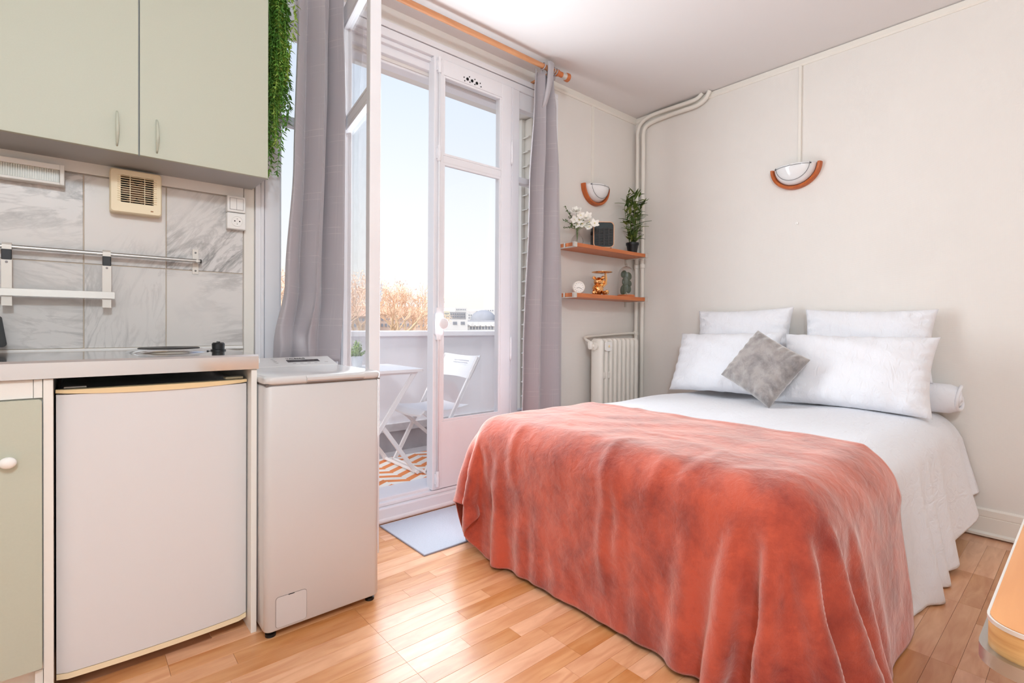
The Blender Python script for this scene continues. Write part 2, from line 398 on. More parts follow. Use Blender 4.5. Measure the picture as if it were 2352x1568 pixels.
# trims
def tr(n, label, bld, mat=TRIM):
    return setp(bld.build(n, mat, smooth=False), label, 'trim', kind='structure')
tr('trim_1', 'thin cream moulding along the ceiling over the window wall', MB().prism([(YW, 2.705), (YW-0.006, 2.705), (YW-0.014, 2.716), (YW-0.012, ZC), (YW, ZC)], 'X', OX1-0.1, XR))
tr('trim_2', 'thin cream moulding along the ceiling over the bed wall', MB().prism([(XR, 2.712), (XR-0.005, 2.712), (XR-0.012, 2.722), (XR-0.010, ZC-0.006), (XR, ZC-0.006)], 'Y', YB, YW-0.014))
b = MB(); b.box(0.625, 0.662, YW-0.022, YW, 0.0, 2.6355, 0.003); b.box(0.646, 0.660, YW-0.030, YW-0.018, 0.0, 2.635, 0.003)
b.box(2.54, 2.575, YW-0.022, YW, 0.0, 2.6355, 0.003); b.box(0.625, 2.575, YW-0.022, YW, 2.636, 2.670, 0.004)
tr('trim_3', 'white casing around the balcony window', b, PAINT)
bp = [(XR, 0), (XR-0.022, 0), (XR-0.024, 0.012), (XR-0.014, 0.022), (XR-0.012, 0.092), (XR-0.010, 0.094), (XR-0.010, 0.097), (XR-0.013, 0.099), (XR-0.013, 0.130), (XR-0.006, 0.138), (XR, 0.138)]
setp(MB().prism(bp, 'Y', YB, YW).build('baseboard_right', TRIM), 'cream skirting board below the bed wall', 'baseboard', kind='structure')
bp = [(YW, 0), (YW-0.022, 0), (YW-0.014, 0.022), (YW-0.012, 0.13), (YW, 0.138)]
setp(MB().prism(bp, 'X', 2.58, XR-0.025).build('baseboard_back', TRIM), 'cream skirting board below the radiator wall', 'baseboard', kind='structure')

# ---------------------------------------------------------------- window frame with two fixed side lights
win = thing('window_1', (1.6, 2.53, 0.0), 'white painted window frame with narrow fixed side panes', 'window', kind='structure')
FY0, FY1 = 2.500, 2.575
b = MB()
b.box(0.664, 0.732, FY0, FY1, 0.08, 2.585, 0.004); b.box(2.468, 2.537, FY0, FY1, 0.08, 2.585, 0.004)
b.box(0.930, 1.003, FY0, FY1, 0.08, 2.585, 0.004); b.box(2.138, 2.215, FY0, FY1, 0.08, 2.585, 0.004)
b.box(2.150, 2.158, FY0-0.006, FY0+0.01, 0.08, 2.585, 0.002); b.box(0.984, 0.992, FY0-0.006, FY0+0.01, 0.08, 2.585, 0.002)
b.box(0.664, 2.537, FY0, FY1, 2.585, 2.631, 0.004)
b.box(1.005, 2.138, FY0+0.022, FY1+0.02, 2.560, 2.585, 0.003); b.box(1.005, 2.138, FY0+0.045, FY1+0.05, 2.517, 2.562, 0.004)
b.box(1.005, 2.138, FY0+0.085, FY1+0.08, 2.488, 2.53, 0.004)
b.build('frame', PAINT, win)
b = MB(); b.box(0.664, 2.537, 2.462, 2.72, 0.0, 0.076, 0.006)
b.box(0.664, 2.537, FY0-0.010, FY1+0.03, 0.076, 0.096, 0.005); b.box(0.664, 2.537, FY0+0.02, 2.70, 0.060, 0.112, 0.004)
b.tube([(0.664, 2.462, 0.012), (2.537, 2.462, 0.012)], 0.014, 10)
b.build('threshold', PAINT, win)
for x0, x1 in ((0.732, 0.930), (2.215, 2.468)):
    b = MB(); b.box(x0, x1, FY0+0.012, FY1-0.01, 0.10, 0.49, 0.004); b.box(x0, x1, FY0+0.01, FY1-0.008, 2.475, 2.585, 0.003)
    b.box(x0, x1, FY0+0.012, FY1-0.012, 1.988, 2.032, 0.008)
    for e0, e1 in ((x0, x0+0.008), (x1-0.008, x1)): b.box(e0, e1, FY0+0.015, FY1-0.02, 0.49, 2.475, 0.002)
    b.build('sash', PAINT, win)
    for z0, z1 in ((0.49, 1.988), (2.032, 2.475)):
        MB().box(x0+0.004, x1-0.004, 2.540, 2.544, z0, z1).build('pane', GLASS, win)

# ---------------------------------------------------------------- the two glazed door leaves
def leaf(parent, x0, x1, y0, y1, sgn):
    """leaf in its closed position; parts are children of parent"""
    zb, zt = 0.100, 2.582
    gx0, gx1 = x0+0.064, x1-0.080
    if sgn < 0: gx0, gx1 = x0+0.075, x1-0.055
    b = MB(); b.box(x0, gx0, y0, y1, zb, zt, 0.004); b.box(gx1, x1, y0, y1, zb, zt, 0.004)
    b.box(gx0-0.003, gx1+0.003, y0+0.0008, y1-0.0008, 2.493, zt-0.001, 0.003)
    b.box(gx0-0.003, gx1+0.003, y0+0.0008, y1-0.0008, zb+0.001, 0.490, 0.003)
    b.build('leaf_frame', PAINT, parent)
    b = MB()
    w = 0.013
    for z0, z1 in ((0.490, 1.988), (2.032, 2.493)):
        for q in (0, 1):
            yy = y0+0.004+q*0.010; ww = w-q*0.005
            b.box(gx0, gx0+ww, yy, yy+0.012, z0, z1, 0.002); b.box(gx1-ww, gx1, yy, yy+0.012, z0, z1, 0.002)
            b.box(gx0+ww, gx1-ww, yy, yy+0.012, z0, z0+ww, 0.002); b.box(gx0+ww, gx1-ww, yy, yy+0.012, z1-ww, z1, 0.002)
    b.build('glazing_bead', PAINT, parent)
    MB().box(gx0-0.002, gx1+0.002, y0+0.004, y1-0.004, 1.986, 2.034, 0.008).build('glazing_bar', PAINT, parent)
    ym = (y0+y1)/2+0.006
    for z0, z1 in ((0.490, 1.988), (2.032, 2.493)):
        MB().box(gx0-0.004, gx1+0.004, ym-0.002, ym+0.002, z0-0.004, z1+0.004).build('pane', GLASS, parent)
    return gx0, gx1
d1 = thing('door_1', (2.138, 2.49, 0.1), 'closed right leaf of the white glazed balcony door', 'door', kind='structure')
leaf(d1, 1.556, 2.136, 2.488, 2.552, 1)
hb = MB()
def holed(u, v, r):
    # vent holes drilled through the top rail, read off the photograph on the rail's plane
    t = 2.4865/((rt*((u-1176)/FPX)+up*((CY-v)/FPX)+fw).y); d = (rt*((u-1176)/FPX)+up*((CY-v)/FPX)+fw)*t
    hb.cyl((d.x, 2.4860, d.z+EYE), (d.x, 2.4895, d.z+EYE), r, 14)
for u, v in ((1074.2, 181.4), (1084.8, 185.6), (1095.6, 191.0)): holed(u, v, 0.0088)
for u, v in ((1066.2, 177), (1067.8, 185.2), (1078.6, 176.4), (1079.9, 188.6), (1091, 182.3), (1091, 193.8), (1103.4, 191.3), (1105, 199.2)): holed(u, v, 0.0034)
hb.build('vent_hole', DARK, d1)
b = MB(); b.tube([(1.582, 2.474, 0.13), (1.582, 2.474, 2.56)], 0.0065, 10); bolt = b.build('bolt_rod', PAINT, d1, smooth=True)
for z in (0.165, 2.03, 2.53):
    b = MB(); b.lathe([(0.009, -0.045), (0.012, -0.038), (0.009, -0.025), (0.013, -0.012), (0.013, 0.010), (0.009, 0.022), (0.012, 0.036), (0.009, 0.045)], (1.582, 2.474, z), 14)
    b.box(1.568, 1.596, 2.476, 2.489, z-0.03, z+0.03, 0.003); b.build('bolt_guide', PAINT, d1, smooth=True, auto=40)
pl = [(1.568, 0.965), (1.566, 0.985), (1.558, 1.000), (1.558, 1.110), (1.566, 1.124), (1.568, 1.150), (1.596, 1.150), (1.599, 1.124), (1.610, 1.110), (1.610, 1.000), (1.599, 0.985), (1.596, 0.965)]
hd = MB().prism(pl, 'Y', 2.468, 2.489).build('handle_plate', PAINT, d1)
b = MB(); b.cyl((1.592, 2.470, 1.058), (1.592, 2.440, 1.058), 0.008, 14); b.lathe([(0.010, -0.004), (0.032, 0.0), (0.033, 0.006), (0.028, 0.010), (0.004, 0.011)], (1.592, 2.440, 1.058), 24, 'Y')
b.build('handle_knob', PAINT, hd, smooth=True, auto=40)
for z in (2.16, 0.9):
    MB().lathe([(0.003, -0.075), (0.007, -0.06), (0.008, 0.0), (0.007, 0.06), (0.003, 0.075)], (2.137, 2.482, z), 12).build('hinge', PAINT, d1, smooth=True)

d2 = thing('door_2', (1.005, 2.494, 0.1), 'open left leaf of the glazed balcony door swung into the room', 'door', kind='structure')
leaf(d2, 1.005, 1.554, 2.4935, 2.5395, -1)
d2.rotation_euler = (0, 0, -math.radians(99.3))

# ---------------------------------------------------------------- folded outside shutter seen through the right side pane
SHUT = M('shutter_enamel', C(238, 233, 224), 0.5)
sh = thing('folding_shutter', (2.43, 2.65, 0.12), 'folded white metal shutter outside the narrow right pane', 'shutter')
MB().box(2.405, 2.50, 2.585, 2.70, 0.12, 2.49, 0.003).build('panel', SHUT, sh)
MB().box(2.375, 2.404, 2.655, 2.700, 0.12, 2.49, 0.003).build('panel', SHUT, sh)
b0 = None
for k in range(23):
    z = 0.17+k*0.1
    if b0 is None:
        b0 = o = MB().prism([(2.404, z), (2.380, z-0.012), (2.380, z-0.018), (2.404, z-0.012)], 'Y', 2.60, 2.652).build('slat', SHUT, sh)
    else:
        o = b0.copy(); COL.objects.link(o); o.location.z = b0.location.z+k*0.1

# ---------------------------------------------------------------- balcony
BALW = M('balcony_white', C(246, 245, 249), 0.85, var=(5, 0.05), bump=(120, 0.1, 0.002))
BALG = M('balcony_grey', C(186, 180, 182), 0.9, var=(9, 0.18))
setp(MB().box(-0.6, 6.0, YO+0.02, 3.9, -0.15, 0.036).build('balcony_floor', BALG), 'grey concrete balcony floor outside the window', 'floor', kind='structure')
bw = thing('balcony_wall', (2.5, 3.77, 0.036), 'white balcony parapet wall with a coping', 'wall', kind='structure')
MB().box(-0.6, 6.0, 3.69, 3.86, 0.2, 0.962).build('parapet', BALW, bw)
MB().box(-0.6, 6.0, 3.645, 3.90, 0.955, 1.000, 0.006).build('coping', BALW, bw)
MB().box(-0.6, 6.0, 3.662, 3.70, 0.198, 0.262, 0.004).build('ledge', M('ledge_lead', C(212, 208, 210), 0.7, var=(14, 0.2)), bw)
MB().box(-0.6, 6.0, 3.682, 3.85, 0.036, 0.2).build('plinth', BALG, bw)
MB().box(5.9, 6.0, YO+0.02, 3.66, 0.036, 0.962).build('end_wall', BALW, bw)
# ================================================================ kitchen
uc = thing('wall_cabinet', (0.18, 2.38, 1.65), 'two-door sage green wall cabinet above the marble tiles', 'cabinet')
MB().box(-0.250, 0.610, 2.2705, 2.504, 1.652, 2.42, 0.001).build('body', GREYLAM, uc)
for x0, x1, hx in ((-0.250, 0.1775, 0.117), (0.1815, 0.610, 0.232)):
    d = MB().box(x0, x1, 2.252, 2.270, 1.650, 2.42, 0.0015).build('door', SAGE, uc)
    pts = [(hx, 2.252-0.022*math.sin(math.pi*k/10), 1.668+0.120*k/10) for k in range(11)]
    MB().tube(pts, [0.0028+0.0028*math.sin(math.pi*k/10) for k in range(11)], 10).build('handle', SAGE, d, smooth=True)

bc = thing('base_cabinet', (-0.29, 2.18, 0.0), 'base cabinet with sage green door left of the fridge', 'cabinet')
MB().box(-0.55, -0.062, 1.885, 2.50, 0.10, 0.896).build('body', WHITELAM, bc)
MB().box(-0.061, -0.041, 1.868, 2.50, 0.0, 0.896, 0.001).build('side_panel', WHITELAM, bc)
MB().box(-0.080, -0.0625, 1.872, 1.884, 0.845, 0.896, 0.001).build('rail_end', WHITELAM, bc)
MB().box(-0.55, -0.081, 1.874, 1.884, 0.845, 0.896, 0.001).build('rail', WHITELAM, bc)
MB().box(-0.55, -0.080, 1.93, 1.948, 0.0, 0.115, 0.001).build('plinth', WHITELAM, bc)
MB().box(-0.079, -0.0625, 1.882, 2.4, 0.0, 0.10, 0.001).build('leg_panel', WHITELAM, bc)
bd = MB().prism(rrect(-0.55, -0.0635, 0.112, 0.842, 0.008), 'Y', 1.862, 1.882).build('door', SAGE, bc)
b = MB(); b.cyl((-0.128, 1.862, 0.685), (-0.128, 1.848, 0.685), 0.007, 12); b.sphere((-0.128, 1.842, 0.685), (0.0175, 0.010, 0.0150), 20, 12)
b.build('knob', WHITEPL, bd, smooth=True)

ep = MB().box(0.455, 0.473, 1.868, 2.50, 0.0, 0.896, 0.0015).build('end_panel', WHITELAM)
solo(ep, 'narrow white upright panel between fridge and washing machine', 'panel')

wt = thing('steel_worktop', (-0.2, 2.18, 0.897), 'stainless steel kitchen worktop with a single hotplate', 'worktop')
b = MB(); b.prism([(1.860, 0.897), (1.860, 0.940), (1.866, 0.946), (2.500, 0.946), (2.500, 0.930), (1.872, 0.930), (1.872, 0.897)], 'X', -1.0, 0.476)
b.build('slab', STEEL, wt)
MB().box(-0.99, 0.452, 1.875, 2.495, 0.899, 0.929).build('underside', DARK, wt)
IRON = M('hotplate_iron', C(38, 36, 36), 0.4, 0.6)
hp = MB().lathe([(0.128, 0.0), (0.122, 0.006), (0.105, 0.010), (0.101, 0.012)], (0.265, 2.205, 0.946), 48).build('hotplate', STEEL, wt, smooth=True, auto=40)
MB().lathe([(0.094, 0.011), (0.094, 0.0145), (0.090, 0.0165), (0.025, 0.0165), (0.022, 0.015), (0.0, 0.015)], (0.265, 2.205, 0.946), 48, cap=False).build('plate', IRON, hp, smooth=True, auto=40)
b = MB().lathe([(0.026, 0), (0.026, 0.004), (0.021, 0.006), (0.022, 0.026), (0.018, 0.031), (0.0, 0.032)], (0.420, 2.20, 0.946), 24, cap=False)
b.bar((0.420, 2.182, 0.979), (0.420, 2.218, 0.979), 0.006, 0.004); b.build('control_knob', BLACK, wt, smooth=True, auto=40)

# ---------------------------------------------------------------- fridge
fr = thing('fridge', (0.206, 2.17, 0.0), 'white under-counter fridge with a yellowed top handle strip', 'fridge')
MB().box(-0.030, 0.446, 1.955, 2.46, 0.045, 0.852, 0.004).build('body', ENAMEL, fr)
def bowed(z0, z1, x0, x1, y, bow, th, n=20, dz=None):
    b = MB(); vs = []; fs = []
    for k in range(n+1):
        t = k/n; x = x0+(x1-x0)*t; yf = y-bow*(1-(2*t-1)**2); lo = z0-(dz*(1-(2*t-1)**2) if dz else 0)
        # softened vertical ends
        yf += 0.010*max(0, (abs(2*t-1)-0.94)/0.06)**2
        vs += [(x, yf, lo), (x, yf, z1), (x, y+th, z1), (x, y+th, lo)]
    for k in range(n):
        a, c = 4*k, 4*k+4
        for i in range(4): fs.append((a+i, a+(i+1) % 4, c+(i+1) % 4, c+i))
    fs += [(0, 1, 2, 3), (4*n+3, 4*n+2, 4*n+1, 4*n)]
    return b.add(vs, fs)
door = bowed(0.058, 0.846, -0.036, 0.450, 1.902, 0.012, 0.045).build('door', ENAMEL, fr, smooth=True, auto=35)
bowed(0.851, 0.860, -0.037, 0.451, 1.900, 0.015, 0.030, dz=0.008).build('handle_strip', YELLOWED, door, smooth=True, auto=35)
bowed(0.040, 0.056, -0.036, 0.450, 1.902, 0.012, 0.045).build('bottom_strip', CREAMPL, door, smooth=True, auto=35)
MB().box(0.39, 0.445, 1.93, 1.965, 0.861, 0.868, 0.002).build('hinge_cover', CREAMPL, fr)
MB().box(-0.02, 0.03, 1.93, 1.965, 0.861, 0.865, 0.001).build('hinge_cover', ALU, fr)
for x in (0.01, 0.41):
    for y in (1.99, 2.42): MB().cyl((x, y, 0.0), (x, y, 0.045), 0.016, 14).build('foot', BLACK, fr)

# ---------------------------------------------------------------- washing machine
wm = thing('washing_machine', (0.68, 2.06, 0.0), 'narrow white top-loading washing machine beside the open balcony door', 'washing machine')
def rbox(x0, x1, y0, y1, z0, z1, r, tb=0.006, n=5):
    """box with rounded vertical edges and slightly eased top and bottom"""
    b = MB(); ring = rrect(x0, x1, y0, y1, r, n); cx, cy = (x0+x1)/2, (y0+y1)/2; N = len(ring); vs = []; fs = []
    lv = [(z0, tb), (z0+tb*0.4, tb*0.3), (z0+tb, 0), (z1-tb, 0), (z1-tb*0.4, tb*0.3), (z1, tb)]
    for z, ins in lv:
        for (x, y) in ring: vs.append((x-ins*(1 if x > cx else -1), y-ins*(1 if y > cy else -1), z))
    for i in range(len(lv)-1):
        for k in range(N): fs.append((i*N+k, i*N+(k+1) % N, (i+1)*N+(k+1) % N, (i+1)*N+k))
    fs += [tuple(range(N))[::-1], tuple((len(lv)-1)*N+k for k in range(N))]
    return b.add(vs, fs)
body = rbox(0.477, 0.884, 1.785, 2.335, 0.022, 0.844, 0.022).build('body', ENAMEL2, wm, smooth=True, auto=45)
lid = rbox(0.475, 0.887, 1.780, 2.195, 0.8465, 0.874, 0.026, 0.008).build('lid', ENAMEL2, wm, smooth=True, auto=50)
b = MB(); pr = [(1.777, 0.852), (1.772, 0.858), (1.772, 0.866), (1.782, 0.8725), (1.79, 0.8725), (1.79, 0.852)]
b.prism(pr, 'X', 0.607, 0.815); b.build('lid_handle', ENAMEL2, lid)
MB().box(0.609, 0.813, 1.7765, 1.782, 0.8495, 0.8525).build('handle_shade_strip', M('handle_shadow_gap', C(120, 112, 112), 0.6), lid)  # grey strip paints the shade below the lid handle
pan = MB().prism([(2.196, 0.846), (2.196, 0.870), (2.202, 0.8755), (2.318, 0.9035), (2.332, 0.903), (2.337, 0.894), (2.337, 0.846)], 'X', 0.477, 0.885).build('control_panel', ENAMEL2, wm)
sl = math.atan2(0.028, 0.116)
def onpanel(x0, x1, s0, s1, lift):
    def p(x, s, l): return (x, 2.202+0.116*s-math.sin(sl)*l, 0.8755+0.028*s+math.cos(sl)*l)
    vs = [p(x0, s0, -0.001), p(x1, s0, -0.001), p(x1, s1, -0.001), p(x0, s1, -0.001), p(x0, s0, lift), p(x1, s0, lift), p(x1, s1, lift), p(x0, s1, lift)]
    return MB().add(vs, [(0, 3, 2, 1), (4, 5, 6, 7), (0, 1, 5, 4), (1, 2, 6, 5), (2, 3, 7, 6), (3, 0, 4, 7)])
onpanel(0.690, 0.825, 0.40, 0.66, 0.0006).build('display', M('dark_display', C(40, 36, 38), 0.15), pan)
GREYINK = M('grey_print', C(150, 145, 145), 0.6)
for k in range(4): onpanel(0.705+k*0.030, 0.717+k*0.030, 0.22, 0.27, 0.0005).build('button_mark', GREYINK, pan)
for k in range(4): onpanel(0.634+k*0.002, 0.644+k*0.002, 0.80-k*0.15, 0.83-k*0.15, 0.0005).build('programme_mark', GREYINK, pan)
onpanel(0.842, 0.856, 0.28, 0.32, 0.0005).build('button_mark', GREYINK, pan)
rot = Matrix.Translation((0.735, 2.202+0.116*0.80-0.0006, 0.8755+0.028*0.80+0.0006)) @ Matrix.Rotation(sl, 4, 'X')
text_mesh('VALBERG', 0.0195, M('black_print', C(40, 38, 40), 0.5), pan, rot, 'lettering')
b = MB().lathe([(0.024, -0.004), (0.024, 0.012), (0.021, 0.016), (0.0, 0.017)], (0.560, 2.268, 0.892), 28, cap=False); b.build('programme_dial', WHITEPL, pan, smooth=True, auto=40)
GAP = M('panel_gap', C(120, 112, 108), 0.7)
MB().prism(rrect(0.510, 0.612, 0.032, 0.136, 0.010), 'Y', 1.7845, 1.7855).build('hatch_gap', GAP, body)
ht = MB().prism(rrect(0.5112, 0.6108, 0.0332, 0.1348, 0.0092), 'Y', 1.7835, 1.786).build('service_hatch', ENAMEL2, body)
MB().box(0.551, 0.571, 1.7832, 1.785, 0.1335, 0.1355).build('finger_slot', DARK, ht)
MB().box(0.479, 0.883, 1.787, 2.19, 0.843, 0.8475).build('lid_gap', GAP, wm)
for x in (0.503, 0.858):
    for y in (1.815, 2.30): MB().lathe([(0.017, 0), (0.017, 0.010), (0.010, 0.012), (0.010, 0.024)], (x, y, 0), 16).build('foot', BLACK, wm)

# ---------------------------------------------------------------- on the tiles
TY = YW-0.010
fan = thing('extractor_fan', (0.188, TY, 1.474), 'square cream extractor fan with a slatted grille', 'extractor fan')
fx0, fx1, fz0, fz1 = 0.1065, 0.2695, 1.474, 1.641
gx0, gx1, gz0, gz1 = 0.139, 0.243, 1.514, 1.618
b = MB()
ring_o = rrect(fx0, fx1, fz0, fz1, 0.010); ring_i = rrect(gx0, gx1, gz0, gz1, 0.002); N = len(ring_o)
yf = TY-0.052
vs = [(x, TY, z) for x, z in ring_o]+[(x, yf+0.006, z) for x, z in ring_o]+[(x*0.955+0.188*0.045, yf, z*0.955+1.5575*0.045) for x, z in ring_o]+[(x, yf, z) for x, z in ring_i]+[(x, TY-0.012, z) for x, z in ring_i]
fs = []
for i in range(4):
    for k in range(N): fs.append((i*N+k, i*N+(k+1) % N, (i+1)*N+(k+1) % N, (i+1)*N+k))
b.add(vs, fs).build('housing', CREAMPL, fan, smooth=True, auto=30)
MB().box(gx0, gx1, TY-0.012, TY-0.008, gz0, gz1).build('duct', DARK, fan)
MOTOR = M('motor_brown', C(110, 74, 48), 0.6)
b = MB().lathe([(0.022, 0.0), (0.022, 0.012), (0.010, 0.018), (0.0, 0.018)], (0.191, TY-0.012, 1.566), 20, 'Y', cap=False)
for k in range(6):
    a = k*math.pi/3; b.bar((0.191+0.02*math.cos(a), TY-0.018, 1.566+0.02*math.sin(a)), (0.191+0.046*math.cos(a), TY-0.018, 1.566+0.046*math.sin(a)), 0.02, 0.003, upv=(0.3, 1, 0))
b.build('motor', MOTOR, fan)
s0 = None
for k in range(12):
    z = gz0+0.005+k*0.0086
    if s0 is None: s0 = o = MB().box(gx0-0.010, gx1+0.010, yf-0.003, yf+0.004, z, z+0.0026, 0.0008, 1).build('slat', CREAMPL, fan)
    else: o = s0.copy(); COL.objects.link(o); o.location.z = k*0.0086
for x in (0.168, 0.214): MB().box(x-0.001, x+0.001, yf-0.001, yf+0.004, gz0, gz1).build('grille_bar', CREAMPL, fan)
MB().box(0.233, 0.2415, yf-0.0006, yf+0.001, 1.488, 1.4925).build('logo_mark', M('brown_print', C(150, 104, 62), 0.6), fan)

ul = thing('strip_light', (-0.2, TY, 1.546), 'slim white strip light with a ribbed cover under the wall cabinet', 'light')
b = MB(); b.box(-0.40, -0.023, TY-0.045, TY, 1.600, 1.620, 0.003); b.box(-0.40, -0.023, TY-0.045, TY, 1.546, 1.556, 0.003); b.box(-0.036, -0.0225, TY-0.048, TY, 1.5455, 1.6206, 0.003); b.box(-0.40, -0.03, TY-0.015, TY, 1.55, 1.61)
b.build('housing', WHITELAM, ul)
DIFF = M('ribbed_diffuser', C(196, 192, 178), 0.25); b = MB()
for k in range(58): b.box(-0.398+k*0.0062, -0.3945+k*0.0062, TY-0.0405, TY-0.036, 1.556, 1.600)
b.box(-0.40, -0.037, TY-0.037, TY-0.020, 1.556, 1.600); b.build('diffuser', DIFF, ul)

sw = thing('light_switch', (0.542, TY, 1.536), 'white double light switch above the socket', 'switch')
MB().box(0.506, 0.579, TY-0.034, TY, 1.537, 1.607, 0.004).build('box', WHITEPL, sw)
MB().box(0.5155, 0.5697, TY-0.0348, TY-0.0335, 1.5465, 1.5975).build('rocker_gap', GREYINK, sw)
for x0, x1 in ((0.517, 0.542), (0.543, 0.568)): MB().box(x0, x1, TY-0.037, TY-0.033, 1.548, 1.596, 0.001).build('rocker', WHITEPL, sw)
so = thing('power_socket', (0.542, TY, 1.463), 'white wall socket below the light switch', 'socket')
MB().box(0.506, 0.580, TY-0.034, TY, 1.463, 1.534, 0.004).build('box', WHITEPL, so)
MB().lathe([(0.0235, 0.0), (0.0235, 0.003), (0.0205, 0.003), (0.0195, 0.0008), (0.0, 0.0008)], (0.545, TY-0.0342, 1.498), 30, 'Y', cap=False).build('socket_ring', WHITEPL, so)
for dx, dz in ((-0.0095, 0), (0.0095, 0)): MB().cyl((0.545+dx, TY-0.0356, 1.498+dz), (0.545+dx, TY-0.0345, 1.498+dz), 0.0028, 12).build('pin_hole', DARK, so)
for dz in (0.010, -0.012): MB().box(0.543, 0.547, TY-0.0356, TY-0.0345, 1.498+dz-0.003, 1.498+dz+0.003).build('earth_contact', BRUSHED, so)

rl = thing('utensil_rail', (0.0, TY, 1.258), 'round steel utensil rail across the marble tiles', 'rail')
MB().cyl((-0.75, 2.470, 1.3125), (0.404, 2.470, 1.3095), 0.0075, 16).build('bar', BRUSHED, rl, smooth=True, auto=40)
MB().cyl((0.4035, 2.470, 1.3095), (0.4085, 2.470, 1.3095), 0.0085, 16).build('end_cap', BLACK, rl)
bk = MB().box(0.3815, 0.4045, TY-0.003, TY, 1.258, 1.363, 0.001).build('wall_bracket', ALU, rl)
MB().cyl((0.393, 2.462, 1.3097), (0.393, TY, 1.3097), 0.006, 12).build('bracket_pin', ALU, bk)
for z in (1.272, 1.348): MB().lathe([(0.004, 0), (0.004, 0.001), (0.0, 0.0015)], (0.393, TY-0.003, z), 12, 'Y', cap=False).build('screw', M('screw_grey', C(110, 108, 104), 0.4, 0.8), bk)
rk = thing('knife_rack', (-0.1, 2.456, 1.105), 'flat metal knife rack hooked on the utensil rail', 'rack')
MB().box(-0.38, 0.121, 2.444, 2.4505, 1.140, 1.166, 0.001).build('magnetic_bar', BRUSHED, rk)
for x in (0.097, -0.172):
    st = MB().box(x-0.0135, x+0.0135, 2.4515, 2.4545, 1.106, 1.268, 0.0005).build('strap', ALU, rk)
    arc = [(2.4815, 1.300)]+[(2.470+0.0115*math.cos(math.radians(t)), 1.312+0.0115*math.sin(math.radians(t))) for t in range(0, 181, 20)]+[(2.4585, 1.30)]
    b = MB()
    for q in range(len(arc)-1): b.bar((x, *arc[q]), (x, *arc[q+1]), 0.024, 0.0022, upv=(0, 0.3, 1))
    b.build('hook', ALU, st)
    MB().box(x-0.0130, x+0.0130, 2.4495, 2.4575, 1.264, 1.300, 0.002).build('clip', BLACK, st)
    MB().lathe([(0.004, 0), (0.004, 0.001), (0, 0.0015)], (x, 2.4515, 1.256), 12, 'Y', cap=False).build('screw', GREYINK, st)
sp = thing('spatula', (-0.222, 2.452, 0.962), 'black spatula hanging below the utensil rail at the picture edge', 'spatula')
pts = [(-0.262, 1.065)]+[(-0.2675+0.0, 1.0)]+[(-0.2655+0.012*math.cos(math.radians(a))+0.0, 0.975+0.012*math.sin(math.radians(a))) for a in range(190, 271, 20)]+[(-0.184+0.012*math.cos(math.radians(a)), 0.975+0.012*math.sin(math.radians(a))) for a in range(270, 361, 18)]+[(-0.184, 1.065), (-0.205, 1.085), (-0.240, 1.085)]
MB().prism(pts, 'Y', 2.4565, 2.460).build('head', BLACK, sp)
MB().tube([(-0.222, 2.4585, 1.08), (-0.222, 2.458, 1.12), (-0.222, 2.457, 1.30), (-0.222, 2.459, 1.322), (-0.222, 2.470, 1.330), (-0.222, 2.482, 1.320)], 0.0045, 10).build('handle', BLACK, sp, smooth=True)

# ---------------------------------------------------------------- trailing artificial plant on top of the wall cabinet
LEAFG = []
for k, c in enumerate((C(124, 176, 72), C(172, 206, 98), C(96, 150, 62))): LEAFG.append(M('trailing_leaf_%d' % k, c, 0.5, var=(60, 0.25)))
tp = thing('trailing_plant', (0.50, 2.40, 2.42), 'green trailing plant hanging down beside the wall cabinet', 'plant')
MB().lathe([(0.04, 0), (0.052, 0.075), (0.055, 0.08), (0.05, 0.08), (0.047, 0.07)], (0.50, 2.40, 2.421), 24).build('pot', WHITEPL, tp, smooth=True, auto=40)
def leafgeo(b, p, d, nrm, L, w):
    d = Vector(d).normalized(); n = Vector(nrm); s = d.cross(n)
    if s.length < 1e-3: s = d.cross(Vector((1, 0.2, 0)))
    s.normalize(); n = s.cross(d); p = Vector(p)
    q = [p, p+d*L*0.35+s*w-n*L*0.02, p+d*L*0.35-s*w-n*L*0.02, p+d*L*0.35+n*w*0.4, p+d*L*0.75+s*w*0.7-n*L*0.06, p+d*L*0.75-s*w*0.7-n*L*0.06, p+d*L-n*L*0.12]
    b.add(q, [(0, 1, 3), (0, 3, 2), (1, 4, 3), (3, 5, 2), (3, 4, 6), (3, 6, 5)])
for i in range(42):
    x1 = random.uniform(0.628, 0.700); y1 = random.uniform(2.27, 2.42)
    if i < 6: x1 = random.uniform(0.69, 0.735)
    zend = random.uniform(1.70, 2.05) if x1 < 0.66 else random.uniform(1.88, 2.2)
    if i % 9 == 8: zend = random.uniform(1.66, 1.76); x1 = random.uniform(0.63, 0.665)
    pts = [Vector((0.50, 2.40, 2.49)), Vector((0.57, (2.4+y1)/2, 2.53)), Vector((x1-0.004, y1, 2.45))]
    n = int((2.45-zend)/0.022)
    for k in range(1, n+1): pts.append(Vector((x1+0.012*math.sin(k*0.25+i), y1+0.010*math.cos(k*0.31+i*2), 2.45-k*0.022)))
    b = MB(); b.tube(pts, 0.0011, 5)
    for k in range(2, len(pts)):
        for h in range(4):
            q = pts[k]+Vector((0, 0, random.uniform(-0.011, 0.011)))
            a = random.uniform(0, 2*math.pi)
            d = Vector((math.cos(a), math.sin(a), random.uniform(-0.9, -0.1))); d.normalize()
            if q.x+0.024*d.x < 0.6165: d.x = abs(d.x)
            leafgeo(b, q, d, (0, 0, 1), random.uniform(0.018, 0.032), random.uniform(0.0034, 0.0052))
    b.build('vine', LEAFG[i % 3], tp)
